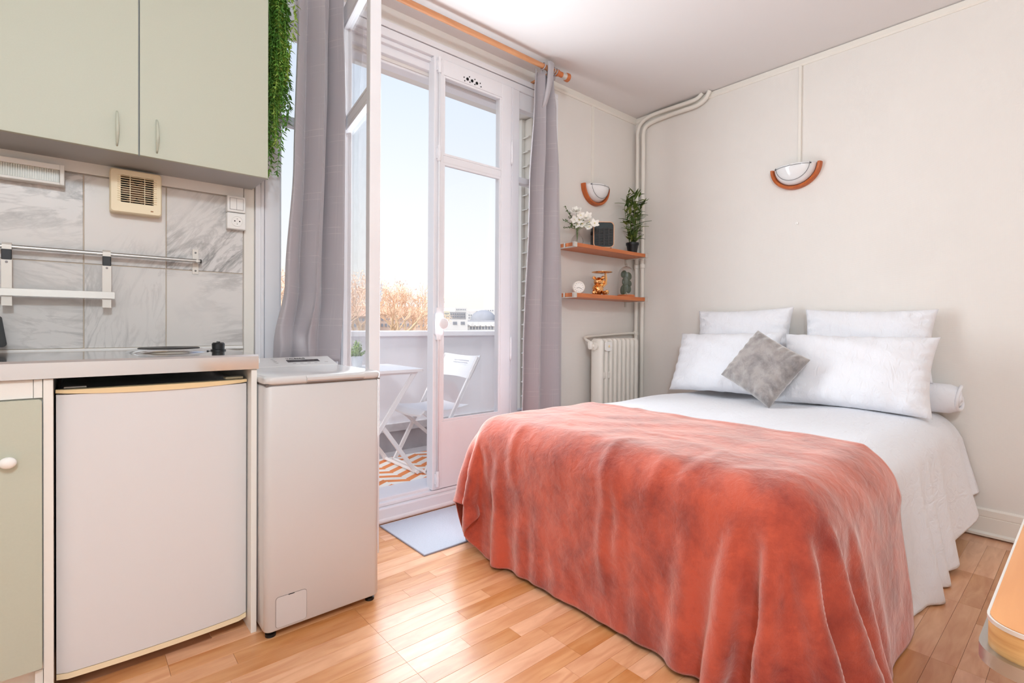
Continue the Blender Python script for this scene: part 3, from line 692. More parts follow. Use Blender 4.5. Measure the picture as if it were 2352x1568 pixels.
# ================================================================ curtains, pipes, lamps, shelves
def at(u, v, ax, val):
    """the point on plane axis=val that the photograph shows at pixel (u, v)"""
    d = rt*((u-1176)/FPX)+up*((CY-v)/FPX)+fw
    o = Vector((0, 0, EYE)); t = (val-o[ax])/d[ax]
    return o+d*t
def cloth_mat(name, col, line, bw, bh, rough=0.42):
    m = M(name, col, rough, sheen=0.35, spec=0.35); n, l = NT(m); p = n['Principled BSDF']
    t = n.new('ShaderNodeTexCoord'); nz = n.new('ShaderNodeTexNoise'); nz.inputs['Scale'].default_value = 6; l.new(t.outputs['UV'], nz.inputs['Vector'])
    sp = n.new('ShaderNodeSeparateXYZ'); l.new(t.outputs['UV'], sp.inputs[0])
    fac = []
    for ax, per, seed in ((0, bw, 3.1), (1, bh, 7.7)):
        mu = n.new('ShaderNodeMath'); mu.operation = 'MULTIPLY'; mu.inputs[1].default_value = 1/per; l.new(sp.outputs[ax], mu.inputs[0])
        fr_ = n.new('ShaderNodeMath'); fr_.operation = 'FRACT'; l.new(mu.outputs[0], fr_.inputs[0])
        a = n.new('ShaderNodeMath'); a.operation = 'LESS_THAN'; a.inputs[1].default_value = 0.028; l.new(fr_.outputs[0], a.inputs[0])
        s2 = n.new('ShaderNodeMath'); s2.operation = 'SUBTRACT'; s2.inputs[1].default_value = 0.31 if ax == 0 else 0.22; l.new(fr_.outputs[0], s2.inputs[0])
        ab = n.new('ShaderNodeMath'); ab.operation = 'ABSOLUTE'; l.new(s2.outputs[0], ab.inputs[0])
        b2 = n.new('ShaderNodeMath'); b2.operation = 'LESS_THAN'; b2.inputs[1].default_value = 0.012; l.new(ab.outputs[0], b2.inputs[0])
        q = n.new('ShaderNodeMath'); q.operation = 'MAXIMUM'; l.new(a.outputs[0], q.inputs[0]); l.new(b2.outputs[0], q.inputs[1]); fac.append(q)
    mxm = n.new('ShaderNodeMath'); mxm.operation = 'MAXIMUM'; l.new(fac[0].outputs[0], mxm.inputs[0]); l.new(fac[1].outputs[0], mxm.inputs[1])
    nr = n.new('ShaderNodeMapRange'); nr.inputs[1].default_value = 0.42; nr.inputs[2].default_value = 0.62; nr.inputs[3].default_value = 0.0; nr.inputs[4].default_value = 0.34; l.new(nz.outputs['Fac'], nr.inputs[0])
    fm = n.new('ShaderNodeMath'); fm.operation = 'MULTIPLY'; l.new(mxm.outputs[0], fm.inputs[0]); l.new(nr.outputs[0], fm.inputs[1])
    mx = n.new('ShaderNodeMixRGB'); mx.inputs[1].default_value = col; mx.inputs[2].default_value = line; l.new(fm.outputs[0], mx.inputs[0]); l.new(mx.outputs[0], p.inputs['Base Color'])
    return m
CURT = cloth_mat('grey_satin_curtain', C(166, 160, 164), C(204, 197, 194), 0.105, 0.145)
def lerpk(keys, t):
    for (t0, v0), (t1, v1) in zip(keys, keys[1:]):
        if t <= t1:
            f = (t-t0)/(t1-t0); f = f*f*(3-2*f); return v0+(v1-v0)*f
    return keys[-1][1]
def curtain(name, ztop, zbot, x0k, x1k, Y, N, ph, label, amp=0.040, curl=0.0, width=1.25):
    t0 = thing(name, ((lerpk(x0k, 1)+lerpk(x1k, 1))/2, Y, zbot), label, 'curtain', 'grey curtains on the wooden rod')
    ns, nt_ = 150, 90; b = MB(); uv = []
    for j in range(nt_+1):
        t = j/nt_; z = ztop+(zbot-ztop)*t; xa, xb = lerpk(x0k, t), lerpk(x1k, t)
        A = amp*(0.55+0.45*min(1, t*5))*(1.0+0.15*math.sin(3*t+ph))
        for i in range(ns+1):
            s = i/ns
            f = 2*math.pi*N*(s+0.035*math.sin(2*math.pi*s*1.3+2.2*t+ph))+ph+0.25*math.sin(2.6*t)
            x = xa+(xb-xa)*s+0.006*math.sin(2*f)
            y = Y-A*math.sin(f)-0.006*math.sin(1.9*f+1.3+2*t)
            zz = z
            if curl:
                k = max(0.0, (t-0.90)/0.10); k = k*k
                y += curl*k*0.5
                zz += 0.0
                dent = math.exp(-((s-0.50)/0.10)**2-((t-0.93)/0.04)**2); y += 0.045*dent; bul = math.exp(-((s-0.22)/0.14)**2-((t-0.955)/0.03)**2); y -= 0.022*bul
            b.v.append((x, y-(0.055*(1-t)**2 if curl else 0), zz)); uv.append((s*width, t*(ztop-zbot)))
    for j in range(nt_):
        for i in range(ns):
            a = j*(ns+1)+i; b.f.append((a, a+1, a+ns+2, a+ns+1))
    b.uv = uv
    o = b.build('fabric', CURT, t0, smooth=True)
    md = o.modifiers.new('thickness', 'SOLIDIFY'); md.thickness = 0.0022
    return t0, o
cl, _ = curtain('curtain', 2.672, 0.872, [(0, 0.735), (0.12, 0.745), (0.5, 0.735), (0.8, 0.705), (0.95, 0.662), (1, 0.664)], [(0, 0.960), (0.1, 0.962), (0.35, 0.978), (0.8, 0.976), (1, 0.963)], 2.395, 2.2, 0.3,
        'left grey curtain resting on the washing machine', curl=0.030, width=1.1)
cr, _ = curtain('curtain', 2.665, 0.03, [(0, 2.205), (0.06, 2.195), (0.3, 2.150), (0.7, 2.100), (1, 2.080)], [(0, 2.385), (0.08, 2.420), (0.25, 2.462), (0.6, 2.500), (1, 2.512)], 2.345, 2.4, 2.6,
        'right grey curtain hanging behind the foot of the bed', width=1.25)
b = MB()
# folded-over heading flap of the right curtain
fl0 = [(2.288, 2.298, 2.715), (2.322, 2.296, 2.705), (2.300, 2.285, 2.60), (2.270, 2.280, 2.555), (2.262, 2.290, 2.60), (2.274, 2.296, 2.66)]
prf = []
for k in range(12):
    t = k/11; c = Vector((2.300-0.030*t, 2.300-0.012*math.sin(t*2.6)+0.050*t*t, 2.722-0.30*t)); w = 0.026-0.012*t
    prf.append([(c.x+w*math.cos(a), c.y-0.016*math.sin(a), c.z-0.004*math.cos(a)) for a in (math.pi*q/8 for q in range(9))])
vs = [p for r in prf for p in r]; fs = [(i*9+k, i*9+k+1, (i+1)*9+k+1, (i+1)*9+k) for i in range(11) for k in range(8)]
o = MB().add(vs, fs).build('heading_fold', CURT, cr, smooth=True); o.modifiers.new('thickness', 'SOLIDIFY').thickness = 0.003
for o_, xs in ((cr, (2.262, 2.318, 2.352, 2.372)), (cl, (0.75, 0.80, 0.86, 0.91, 0.95))):
    for x in xs:
        b = MB(); b.tube([(x+0.004*math.sin(a), 2.33+0.0225*math.cos(a), 2.698+0.0225*math.sin(a)) for a in (2*math.pi*k/20 for k in range(20))], 0.0035, 8, closed=True)
        b.bar((x, 2.338, 2.676), (x, 2.345, 2.650), 0.022, 0.004, upv=(0, 1, 0))
        b.build('tab', CURT, o_, smooth=True)
rd = thing('curtain_rod', (1.6, 2.33, 2.68), 'wooden curtain rod above the balcony window', 'curtain rod')
MB().cyl((0.66, 2.33, 2.698), (2.405, 2.33, 2.698), 0.0160, 20).build('rod', ROD, rd, smooth=True, auto=40)
b = MB().lathe([(0.0165, 0), (0.0205, 0.002), (0.0205, 0.014), (0.0165, 0.017), (0.0165, 0.03)], (2.388, 2.33, 2.698), 20, 'X')
fb = MB()
for bb, m_, nm, pf in ((None, SHELFWOOD, 'finial_base', [(0.0175, 2.380), (0.022, 2.384), (0.022, 2.394), (0.0175, 2.400), (0.0175, 2.432)]), (None, ALU, 'finial_collar', [(0.0185, 2.4321), (0.017, 2.442), (0.022, 2.466)]), (None, SHELFWOOD, 'finial_end', [(0.0225, 2.4662), (0.027, 2.474), (0.028, 2.492), (0.025, 2.496)])):
    vs = []; fs = []; S = 22
    for r, x in pf:
        for k in range(S): vs.append((x, 2.33+r*math.cos(2*math.pi*k/S), 2.698+r*math.sin(2*math.pi*k/S)))
    n = len(pf)
    for i in range(n-1):
        for k in range(S): fs.append((i*S+k, i*S+(k+1) % S, (i+1)*S+(k+1) % S, (i+1)*S+k))
    fs += [tuple(range(S)), tuple((n-1)*S+k for k in range(S))]
    MB().add(vs, fs).build(nm, m_, rd, smooth=True, auto=35)
for x in (0.70, 2.336):
    MB().bar((x, 2.33, 2.679), (x, YW, 2.679), 0.014, 0.012, 0.002).build('bracket', ROD, rd)

# ---------------------------------------------------------------- heating pipes and radiator
PX = 3.482
def smooth_path(p, n=6):
    out = []
    for i in range(len(p)-1):
        a, b_, c, d = p[max(0, i-1)], p[i], p[i+1], p[min(len(p)-1, i+2)]
        for k in range(n):
            t = k/n; out.append(0.5*((2*b_)+(c-a)*t+(2*a-5*b_+4*c-d)*t*t+(3*b_-a-3*c+d)*t**3))
    return out+[p[-1]]
pa = [at(u, v, 0, PX) for u, v in ((1464, 420), (1463.5, 340), (1464, 307), (1472, 285), (1488.4, 269.5), (1510.5, 259.6), (1550, 246), (1588, 233), (1604.5, 224), (1613.4, 214))]
pb = [at(u, v, 0, PX) for u, v in ((1477, 420), (1476.6, 340), (1477, 307), (1484, 290.5), (1499.5, 279.5), (1532.7, 266), (1566, 254.5), (1599, 243), (1619, 228.6), (1630, 211))]
for nm, p, lb in (('heating_pipe', pa, 'inner cream heating pipe in the corner, joined to the radiator'), ('heating_pipe', pb, 'outer cream heating pipe in the corner, nearer the bed wall lamp')):
    y0 = p[0].y
    for q in p[:3]: q.y = y0
    p[-1].z = ZC
    path = [Vector((PX, y0, 0.0)), Vector((PX, y0, 1.45)), Vector((PX, y0, 1.8))]+smooth_path(p)
    t0 = thing(nm, (PX, y0, 0), lb, 'pipe', 'heating pipes in the corner')
    MB().tube(path, 0.0155, 16).build('tube', CREAMPAINT, t0, smooth=True, auto=50)
    for z in (1.535,): MB().lathe([(0.0155, -0.018), (0.0205, -0.014), (0.0205, 0.014), (0.0155, 0.018)], (PX, y0, z), 18).build('collar', CREAMPAINT, t0, smooth=True, auto=40)
    if p is pa:
        MB().lathe([(0.0155, -0.02), (0.020, -0.016), (0.020, 0.016), (0.0155, 0.02)], (PX, y0, 0.995), 18).build('collar', CREAMPAINT, t0, smooth=True, auto=40)
        MB().tube([Vector((PX-0.01, y0, 0.995)), Vector((3.40, 2.488, 0.993)), Vector((3.2, 2.492, 0.985)), Vector((2.90, 2.490, 0.970)), Vector((2.850, 2.478, 0.962)), Vector((2.835, 2.450, 0.950)), Vector((2.842, 2.420, 0.935))], 0.0095, 12).build('branch', CREAMPAINT, t0, smooth=True, auto=50)
ra = thing('radiator', (3.11, 2.40, 0.08), 'cream cast-iron column radiator under the shelves', 'radiator')
sec0 = None
for k in range(9):
    x = 2.905+k*0.0525
    if sec0 is None:
        b = MB(); ring = []
        prof = [(0.115, 0.016), (0.125, 0.020), (0.90, 0.020), (0.940, 0.0195), (0.952, 0.016), (0.958, 0.008)]
        for z, w in prof:
            dd = 0.052 if z < 0.94 else 0.052-(z-0.94)*0.9
            ring.append([(x+w*math.copysign(abs(math.cos(a))**0.6, math.cos(a)), 2.40+dd*math.copysign(abs(math.sin(a))**0.6, math.sin(a)), z) for a in (2*math.pi*q/20 for q in range(20))])
        vs = [p for r in ring for p in r]; fs = [(i*20+q, i*20+(q+1) % 20, (i+1)*20+(q+1) % 20, (i+1)*20+q) for i in range(len(ring)-1) for q in range(20)]
        fs += [tuple(range(20)), tuple((len(ring)-1)*20+q for q in range(20))]
        sec0 = o = b.add(vs, fs).build('section', CREAMPAINT, ra, smooth=True, auto=50)
    else:
        o = sec0.copy(); COL.objects.link(o); o.location.x = k*0.0525
for z in (0.905, 0.17): MB().cyl((2.86, 2.40, z), (3.345, 2.40, z), 0.030, 16).build('header_tube', CREAMPAINT, ra, smooth=True, auto=40)
b = MB(); b.box(2.91, 3.02, 2.352, 2.37, 0.665, 0.715, 0.006); b.build('tie', CREAMPAINT, ra)
b = MB(); b.lathe([(0.012, -0.03), (0.019, -0.02), (0.019, 0.02), (0.012, 0.03)], (2.842, 2.415, 0.91), 16); b.cyl((2.842, 2.412, 0.905), (2.88, 2.40, 0.905), 0.014, 12); b.build('valve', CREAMPAINT, ra, smooth=True, auto=40)
b = MB(); b.prism(rrect(2.925, 2.995, 0.868, 0.935, 0.012), 'Y', 2.338, 2.352); mt = b.build('meter', WHITEPL, ra)
MB().lathe([(0.010, 0), (0.008, 0.002), (0, 0.002)], (2.962, 2.338, 0.902), 14, 'Y', cap=False).build('meter_dot', M('meter_cream', C(235, 214, 170), 0.5), mt)
for x in (2.905, 3.325): MB().bar((x, 2.40, 0.0), (x, 2.40, 0.13), 0.03, 0.06).build('foot', CREAMPAINT, ra)

# ---------------------------------------------------------------- wall lamps and their cable covers
def wall_lamp(c, a, n, label):
    """half-bowl lamp; c = middle of its flat top edge on the wall, a = along the wall, n = into the room"""
    c, a, n = Vector(c), Vector(a), Vector(n); u = Vector((0, 0, 1))
    t0 = thing('wall_lamp', c-u*0.15, label, 'lamp', 'half-round wall lamps')
    RW, RH, D = 0.150, 0.142, 0.085
    b = MB(); K, R = 28, 10; vs = []; fs = []
    def P(r, th, off=0.0):
        return c+a*(0.84*RW*r*math.cos(th))+u*(0.84*RH*r*math.sin(th))+n*(0.014+off+D*(1-r**2.2)**0.62*1.0)
    for i in range(R+1):
        r = 1-(1-i/R)**1.7
        for k in range(K+1):
            th = math.pi+math.pi*k/K; vs.append(P(r, th))
    for i in range(R):
        for k in range(K): fs.append((i*(K+1)+k, i*(K+1)+k+1, (i+1)*(K+1)+k+1, (i+1)*(K+1)+k))
    o = b.add(vs, fs).build('glass_bowl', OPAL, t0, smooth=True); o.modifiers.new('thickness', 'SOLIDIFY').thickness = 0.004
    # wooden rim: a thick half ring against the wall
    K = 36; ringp = []
    for k in range(K+1):
        th = math.pi+math.pi*k/K; ce_ = c+a*(0.935*RW*math.cos(th))+u*(0.935*RH*math.sin(th)); rad = (a*math.cos(th)+u*math.sin(th)).normalized()
        ringp.append([ce_+rad*dx+n*dn for dx, dn in ((-0.012, 0.001), (-0.012, 0.022), (-0.007, 0.034), (0.000, 0.038), (0.007, 0.034), (0.0115, 0.022), (0.0115, 0.001))])
    vs = [p for r in ringp for p in r]; fs = [(i*7+q, i*7+(q+1) % 7, (i+1)*7+(q+1) % 7, (i+1)*7+q) for i in range(K) for q in range(7)]+[tuple(range(7)), tuple(K*7+q for q in range(7))]
    MB().add(vs, fs).build('wood_rim', LAMPWOOD, t0, smooth=True, auto=35)
    GM = M('dark_wire', C(92, 92, 96), 0.4, 0.6)
    pts = [P(0.80, math.pi+math.pi*k/30, 0.0035) for k in range(31)]
    MB().tube(pts, 0.0013, 6).build('wire_line', GM, t0, smooth=True)
    pts = [P(abs(s), math.pi if s < 0 else 2*math.pi, 0.003)-u*0.010 for s in (-0.80+1.6*k/24 for k in range(25))]
    MB().tube(pts, 0.0012, 6).build('wire_line', GM, t0, smooth=True)
    for s in (-1, 1):
        MB().sphere(P(0.83, math.pi if s < 0 else 2*math.pi, 0.003)-u*0.008, 0.0045, 10, 8).build('clip', GM, t0, smooth=True)
    return t0
wall_lamp((XR, 1.282, 2.078), (0, -1, 0), (-1, 0, 0), 'half-round opal wall lamp with wooden rim above the bed')
wall_lamp((2.995, YW, 2.104), (1, 0, 0), (0, -1, 0), 'half-round opal wall lamp with wooden rim over the shelves')
solo(MB().box(XR-0.012, XR, 1.253, 1.270, 2.082, 2.716, 0.001).build('cable_cover', TRIM), 'thin cream cable cover running down to the lamp above the bed', 'cable cover')
solo(MB().box(2.957, 2.982, YW-0.008, YW, 2.106, 2.704, 0.001).build('cable_cover', TRIM), 'thin cream cable cover running down to the lamp over the shelves', 'cable cover')
hk = at(1831, 513, 0, XR)
b = MB(); b.cyl((XR, hk.y, hk.z), (XR-0.004, hk.y, hk.z), 0.009, 14); b.tube([(XR-0.004, hk.y, hk.z-0.004), (XR-0.014, hk.y, hk.z-0.007), (XR-0.016, hk.y, hk.z+0.002)], 0.002, 8)
solo(b.build('wall_hook', WHITEPL), 'tiny white hook on the wall below the lamp above the bed', 'hook')

# ---------------------------------------------------------------- shelves
def shelf(zb, zt, label):
    t0 = thing('wall_shelf', (2.98, 2.42, zb), label, 'shelf', 'wooden wall shelves')
    MB().box(2.558, 3.402, 2.322, 2.512, zb, zt, 0.0015).build('board', SHELFWOOD, t0)
    for x0, x1 in ((2.5535, 2.584), (3.376, 3.4065)):
        b = MB(); b.box(x0, x1, 2.3165, 2.3215, zb-0.004, zt+0.004, 0.001); b.box(x0, x1, 2.3215, YW-0.001, zb-0.0045, zb-0.0005); b.box(x0, x1, 2.3215, 2.345, zt+0.0005, zt+0.0040)
        xe = (x0-0.003, x0+0.0015) if x0 < 3 else (x1-0.0015, x1+0.003)
        b.box(*xe, 2.3165, 2.330, zb-0.004, zt+0.004); b.box(*xe, 2.40, 2.412, zb-0.004, zt+0.004)
        b.box(x0+0.006, x1-0.006, YW-0.006, YW, zb-0.042, zb)
        b.build('bracket', ALU, t0)
shelf(1.590, 1.6155, 'upper wooden wall shelf with vase, heater and plant')
shelf(1.247, 1.2745, 'lower wooden wall shelf with clock, golden bear and cloche')
Z1, Z2 = 1.6195, 1.2785

# vase with flowers
t0 = thing('glass_vase', (2.697, 2.42, Z1-0.004), 'small clear glass bottle vase on the upper shelf', 'vase')
MB().lathe([(0.030, 0.001), (0.040, 0.010), (0.0445, 0.030), (0.040, 0.050), (0.026, 0.070), (0.0165, 0.080), (0.0150, 0.098), (0.0195, 0.112)], (2.697, 2.42, Z1-0.004), 32, cap=False).build('bottle', THIN, t0, smooth=True)
MB().lathe([(0.0, 0.0), (0.031, 0.001), (0.034, 0.006), (0.0, 0.007)], (2.697, 2.42, Z1-0.004), 28, cap=False).build('bottom', THIN, t0, smooth=True)
bq = thing('flower_bouquet', (2.697, 2.42, Z1+0.02), 'artificial white flowers with green sprigs in the glass vase', 'flowers')
STEMG = M('stem_green', C(96, 118, 62), 0.6); PETAL = M('white_petal', C(246, 242, 234), 0.6); SPRIG = M('sprig_green', C(100, 128, 72), 0.6, var=(50, 0.3))
YCEN = M('yellow_centre', C(224, 212, 150), 0.6)
def cam_offset(du, dz, dn=0.0):
    # sideways as seen in the photograph: along the camera's right vector
    return Vector((rt.x*du-fw.x*dn, rt.y*du-fw.y*dn, dz))
mouth = Vector((2.697, 2.42, Z1+0.105))
def flower(p, r, n=5, double=False):
    t = mouth+Vector((random.uniform(-0.006, 0.006), random.uniform(-0.006, 0.006), 0))
    MB().tube([(2.697, 2.42, Z1+0.02), t, (t+p)/2+Vector((0, 0, 0.012)), p], 0.0014, 6).build('stem', STEMG, bq)
    ax = (Vector((-0.7, -0.6, 0.25))+Vector((random.uniform(-.4, .4), random.uniform(-.4, .4), random.uniform(-.2, .5)))).normalized()
    s = ax.cross(Vector((0, 0, 1))).normalized(); q = ax.cross(s); b = MB()
    for ly in range(3 if double else 1):
        rr = 1.2*r*(1-0.25*ly)
        for k in range(n+ly):
            a = 2*math.pi*(k+0.5*ly)/(n+ly); d = s*math.cos(a)+q*math.sin(a); e_ = ax.cross(d); lift = 0.25+0.35*ly
            g = []
            for i in range(5):
                f = i/4; w = rr*0.42*math.sin(math.pi*(0.12+0.80*f)); c_ = p+d*rr*f+ax*(rr*lift*f*f+0.003*ly)
                g += [c_-e_*w-ax*w*0.15, c_+ax*w*0.1, c_+e_*w-ax*w*0.15]
            b.add(g, [(i*3+j, i*3+j+1, i*3+j+4, i*3+j+3) for i in range(4) for j in range(2)])
    fl_ = b.build('flower', PETAL, bq, smooth=True)
    MB().sphere(p+ax*0.004, r*0.16, 8, 6).build('flower_centre', YCEN, fl_, smooth=True)
for du, dz, r, dbl in ((-0.012, 0.235, 0.036, True), (0.012, 0.175, 0.030, False), (0.035, 0.150, 0.030, False), (0.072, 0.205, 0.024, False), (0.088, 0.165, 0.034, False), (0.118, 0.150, 0.030, False), (0.055, 0.190, 0.026, True), (-0.020, 0.180, 0.026, False), (0.082, 0.125, 0.026, False), (0.020, 0.205, 0.026, False), (0.0, 0.145, 0.024, False)):
    flower(Vector((2.697, 2.42, Z1))+cam_offset(du, dz, random.uniform(-0.005, 0.03)), r, 5, dbl)
for du, dz in ((-0.090, 0.275), (-0.075, 0.245), (-0.098, 0.175), (-0.098, 0.120), (-0.060, 0.200), (-0.050, 0.135)):
    tip = Vector((2.697, 2.42, Z1))+cam_offset(du, dz, random.uniform(-0.01, 0.02)); b = MB()
    pth = [Vector((2.697, 2.42, Z1+0.02)), mouth, mouth.lerp(tip, 0.45)+Vector((0, 0, 0.015)), mouth.lerp(tip, 0.75)+Vector((0, 0, 0.006)), tip]
    b.tube(pth, 0.0012, 5)
    for k in range(22):
        f = 0.35+0.65*k/21; p = mouth.lerp(tip, f)+Vector((0, 0, 0.012*math.sin(math.pi*f)))
        leafgeo(b, p, (random.uniform(-1, 1), random.uniform(-1, 1), random.uniform(-0.5, 1)), (0, 0, 1), random.uniform(0.010, 0.018), 0.0042)
    b.build('sprig', SPRIG, bq)

# fan heater
RZ = math.radians(-39)
fh = thing('fan_heater', (2.955, 2.405, Z1-0.004), 'small black fan heater with copper edging on the upper shelf', 'heater')
HBLK = M('heater_charcoal', C(52, 50, 50), 0.45); COPPER = M('copper_trim', C(196, 148, 118), 0.35, 0.7); GRL = M('grille_teal_black', C(26, 40, 42), 0.35)
x, y, z = 2.955, 2.405, Z1-0.004
b = MB().prism(rrect(x-0.074, x+0.074, z+0.008, z+0.192, 0.030, 7), 'Y', y-0.050, y+0.062); b.build('body', HBLK, fh, smooth=True, auto=40)
b = MB(); ro = rrect(x-0.076, x+0.076, z+0.006, z+0.194, 0.031, 7); ri = rrect(x-0.071, x+0.071, z+0.011, z+0.189, 0.027, 7); n = len(ro)
b.add([(p[0], y-0.046, p[1]) for p in ro]+[(p[0], y-0.053, p[1]) for p in ro]+[(p[0], y-0.053, p[1]) for p in ri]+[(p[0], y-0.046, p[1]) for p in ri], [(i*n+k, i*n+(k+1) % n, ((i+1) % 4)*n+(k+1) % n, ((i+1) % 4)*n+k) for i in range(4) for k in range(n)])
b.build('copper_edge', COPPER, fh, smooth=True, auto=40)
MB().prism(rrect(x-0.068, x+0.068, z+0.014, z+0.186, 0.024, 7), 'Y', y-0.052, y-0.049).build('front', GRL, fh)
s0 = None
for k in range(11):
    if s0 is None: s0 = o = MB().box(x-0.062, x+0.062, y-0.058, y-0.052, z+0.026, z+0.033, 0.0015, 1).build('slat', HBLK, fh)
    else: o = s0.copy(); COL.objects.link(o); o.location.z = k*0.0112
for dx in (-0.035, 0.0, 0.035): MB().box(x+dx-0.003, x+dx+0.003, y-0.0595, y-0.052, z+0.022, z+0.152).build('grille_bar', HBLK, fh)
MB().box(x-0.060, x+0.060, y-0.045, y+0.055, z, z+0.009, 0.002).build('foot', HBLK, fh)
MB().cyl((x-0.0735, y+0.02, z+0.12), (x-0.082, y+0.02, z+0.12), 0.014, 14).build('side_knob', HBLK, fh)
fh.rotation_euler = (0, 0, RZ)

# potted bamboo
pp = thing('potted_bamboo', (3.325, 2.405, Z1-0.004), 'artificial bamboo plant in a black pot on the upper shelf', 'plant')
pc = Vector((3.325, 2.405, Z1-0.004))
MB().lathe([(0.034, 0), (0.046, 0.070), (0.050, 0.071), (0.051, 0.088), (0.046, 0.088), (0.043, 0.076), (0.0, 0.074)], pc, 28, cap=False).build('pot', BLACK, pp, smooth=True, auto=35)
BAM = [M('bamboo_leaf_%d' % k, c, 0.5, var=(40, 0.2)) for k, c in enumerate((C(96, 118, 52), C(74, 98, 46), C(128, 142, 70)))]
lb = MB(); L = 1.0
pr_ = [(0, 0.004), (0.15, 0.085), (0.40, 0.130), (0.7, 0.088), (1.0, 0.0)]
vs = []
for f, w in pr_: zc = -0.22*f*f; vs += [(f, -w, zc-0.02), (f, 0, zc+0.01), (f, w, zc-0.02)]
lb.add(vs, [(i*3+j, i*3+j+1, i*3+j+4, i*3+j+3) for i in range(4) for j in range(2)])
leaf_meshes = {}
nleaf = 0
for s in range(8):
    a = 2*math.pi*s/8+0.3; lean = 0.05+0.045*random.random(); Hh = random.uniform(0.27, 0.40)
    top = pc+Vector((math.cos(a)*lean, math.sin(a)*lean*0.6, 0.08+Hh)); base = pc+Vector((math.cos(a)*0.02, math.sin(a)*0.02, 0.07))
    MB().tube([base, base.lerp(top, 0.5)+Vector((math.cos(a)*0.006, math.sin(a)*0.006, 0)), top], [0.0032, 0.0026, 0.0015], 7).build('stem', STEMG, pp, smooth=True)
    for k in range(17):
        f = 0.06+0.94*k/16; p = base.lerp(top, f); th = random.uniform(0, 2*math.pi)
        if th > math.pi*0.15 and th < math.pi*0.85 and random.random() < 0.7: th += math.pi
        mi = nleaf % 3
        if mi not in leaf_meshes: leaf_meshes[mi] = o = lb.build('leaf', BAM[mi], None, smooth=True); o.parent = pp
        else: o = leaf_meshes[mi].copy(); COL.objects.link(o)
        Lf = random.uniform(0.055, 0.105)
        if p.y+Lf*math.sin(th) > YW-0.012: th = -th
        if p.x+Lf*math.cos(th) > 3.46: th = math.pi-th
        o.location = p-pc; o.scale = (Lf, Lf, Lf); o.rotation_euler = (random.uniform(-0.4, 0.4), -random.uniform(0.15, 1.05), th); nleaf += 1

# clock
ck = thing('desk_clock', (2.692, 2.40, Z2-0.004), 'small round white clock on the lower shelf', 'clock')
cc = Vector((2.692, 2.40, Z2-0.004+0.0455))
WCL = M('clock_white', C(238, 231, 222), 0.35); WFC = M('clock_face', C(246, 242, 236), 0.5); INK = M('clock_ink', C(70, 66, 64), 0.6)
MB().lathe([(0.030, -0.026), (0.040, -0.020), (0.0455, -0.004), (0.0455, 0.012), (0.041, 0.020), (0.036, 0.020), (0.034, 0.014)], cc, 40, 'Y').build('case', WCL, ck, smooth=True, auto=40)
MB().lathe([(0.0345, 0.0), (0.0345, 0.0148), (0.0, 0.0148)], cc, 36, 'Y', cap=False).build('dial', WFC, ck)
b = MB()
for k in range(12):
    a = k*math.pi/6; b.bar(cc+Vector((0.026*math.sin(a), -0.0152, 0.026*math.cos(a))), cc+Vector((0.031*math.sin(a), -0.0152, 0.031*math.cos(a))), 0.002, 0.0006, upv=(0, 1, 0))
b.build('hour_marks', INK, ck)
for a, Lh in ((math.radians(250), 0.017), (math.radians(118), 0.024)):
    MB().bar(cc+Vector((0, -0.016, 0)), cc+Vector((Lh*math.sin(a), -0.016, Lh*math.cos(a))), 0.0024, 0.0006, upv=(0, 1, 0)).build('hand', INK, ck)
ck.rotation_euler = (0, 0, RZ)

# faceted golden bear carrying a tray
gb = thing('bear_figurine', (2.915, 2.40, Z2-0.004), 'shiny golden faceted bear figurine holding up a tray', 'figurine')
GOLD = M('polished_gold', C(232, 176, 118), 0.12, 1.0)
def ico(b, c, r, sub=1, seed=0):
    bm = bmesh.new(); bmesh.ops.create_icosphere(bm, subdivisions=sub, radius=1)
    R3 = Matrix.Rotation(seed*1.7, 3, 'X') @ Matrix.Rotation(seed*0.9, 3, 'Z')
    for v in bm.verts: q = R3 @ v.co; v.co = Vector((c[0]+q.x*r[0], c[1]+q.y*r[1], c[2]+q.z*r[2]))
    b.frombm(bm)
x, y, z = 2.915, 2.40, Z2-0.004
b = MB()
ico(b, (x, y, z+0.043), (0.034, 0.030, 0.043), 2, 1)            # torso
ico(b, (x-0.002, y-0.006, z+0.098), (0.039, 0.034, 0.034), 2, 2)     # head
ico(b, (x-0.002, y-0.038, z+0.090), (0.017, 0.014, 0.013), 1, 3)     # muzzle
ico(b, (x-0.036, y, z+0.128), (0.015, 0.009, 0.015), 1, 4); ico(b, (x+0.030, y, z+0.130), (0.015, 0.009, 0.015), 1, 5)
ico(b, (x-0.034, y-0.030, z+0.017), (0.020, 0.030, 0.017), 1, 6); ico(b, (x+0.034, y-0.030, z+0.017), (0.020, 0.030, 0.017), 1, 7)
ico(b, (x-0.045, y-0.052, z+0.020), (0.017, 0.012, 0.020), 1, 8); ico(b, (x+0.048, y-0.050, z+0.020), (0.017, 0.012, 0.020), 1, 9)
b.tube([(x-0.026, y-0.008, z+0.068), (x-0.042, y-0.022, z+0.050), (x-0.036, y-0.040, z+0.036)], [0.013, 0.012, 0.011], 6)
b.tube([(x+0.024, y, z+0.066), (x+0.046, y, z+0.085), (x+0.050, y, z+0.125), (x+0.046, y, z+0.158)], [0.014, 0.013, 0.011, 0.009], 6)
bd_ = b.build('body', GOLD, gb)
MB().lathe([(0.015, 0.0), (0.055, 0.002), (0.074, 0.007), (0.076, 0.011), (0.072, 0.010), (0.054, 0.005), (0.0, 0.004)], (x+0.022, y, z+0.160), 40, cap=False).build('tray', GOLD, gb, smooth=True)
gb.rotation_euler = (0, 0, RZ)

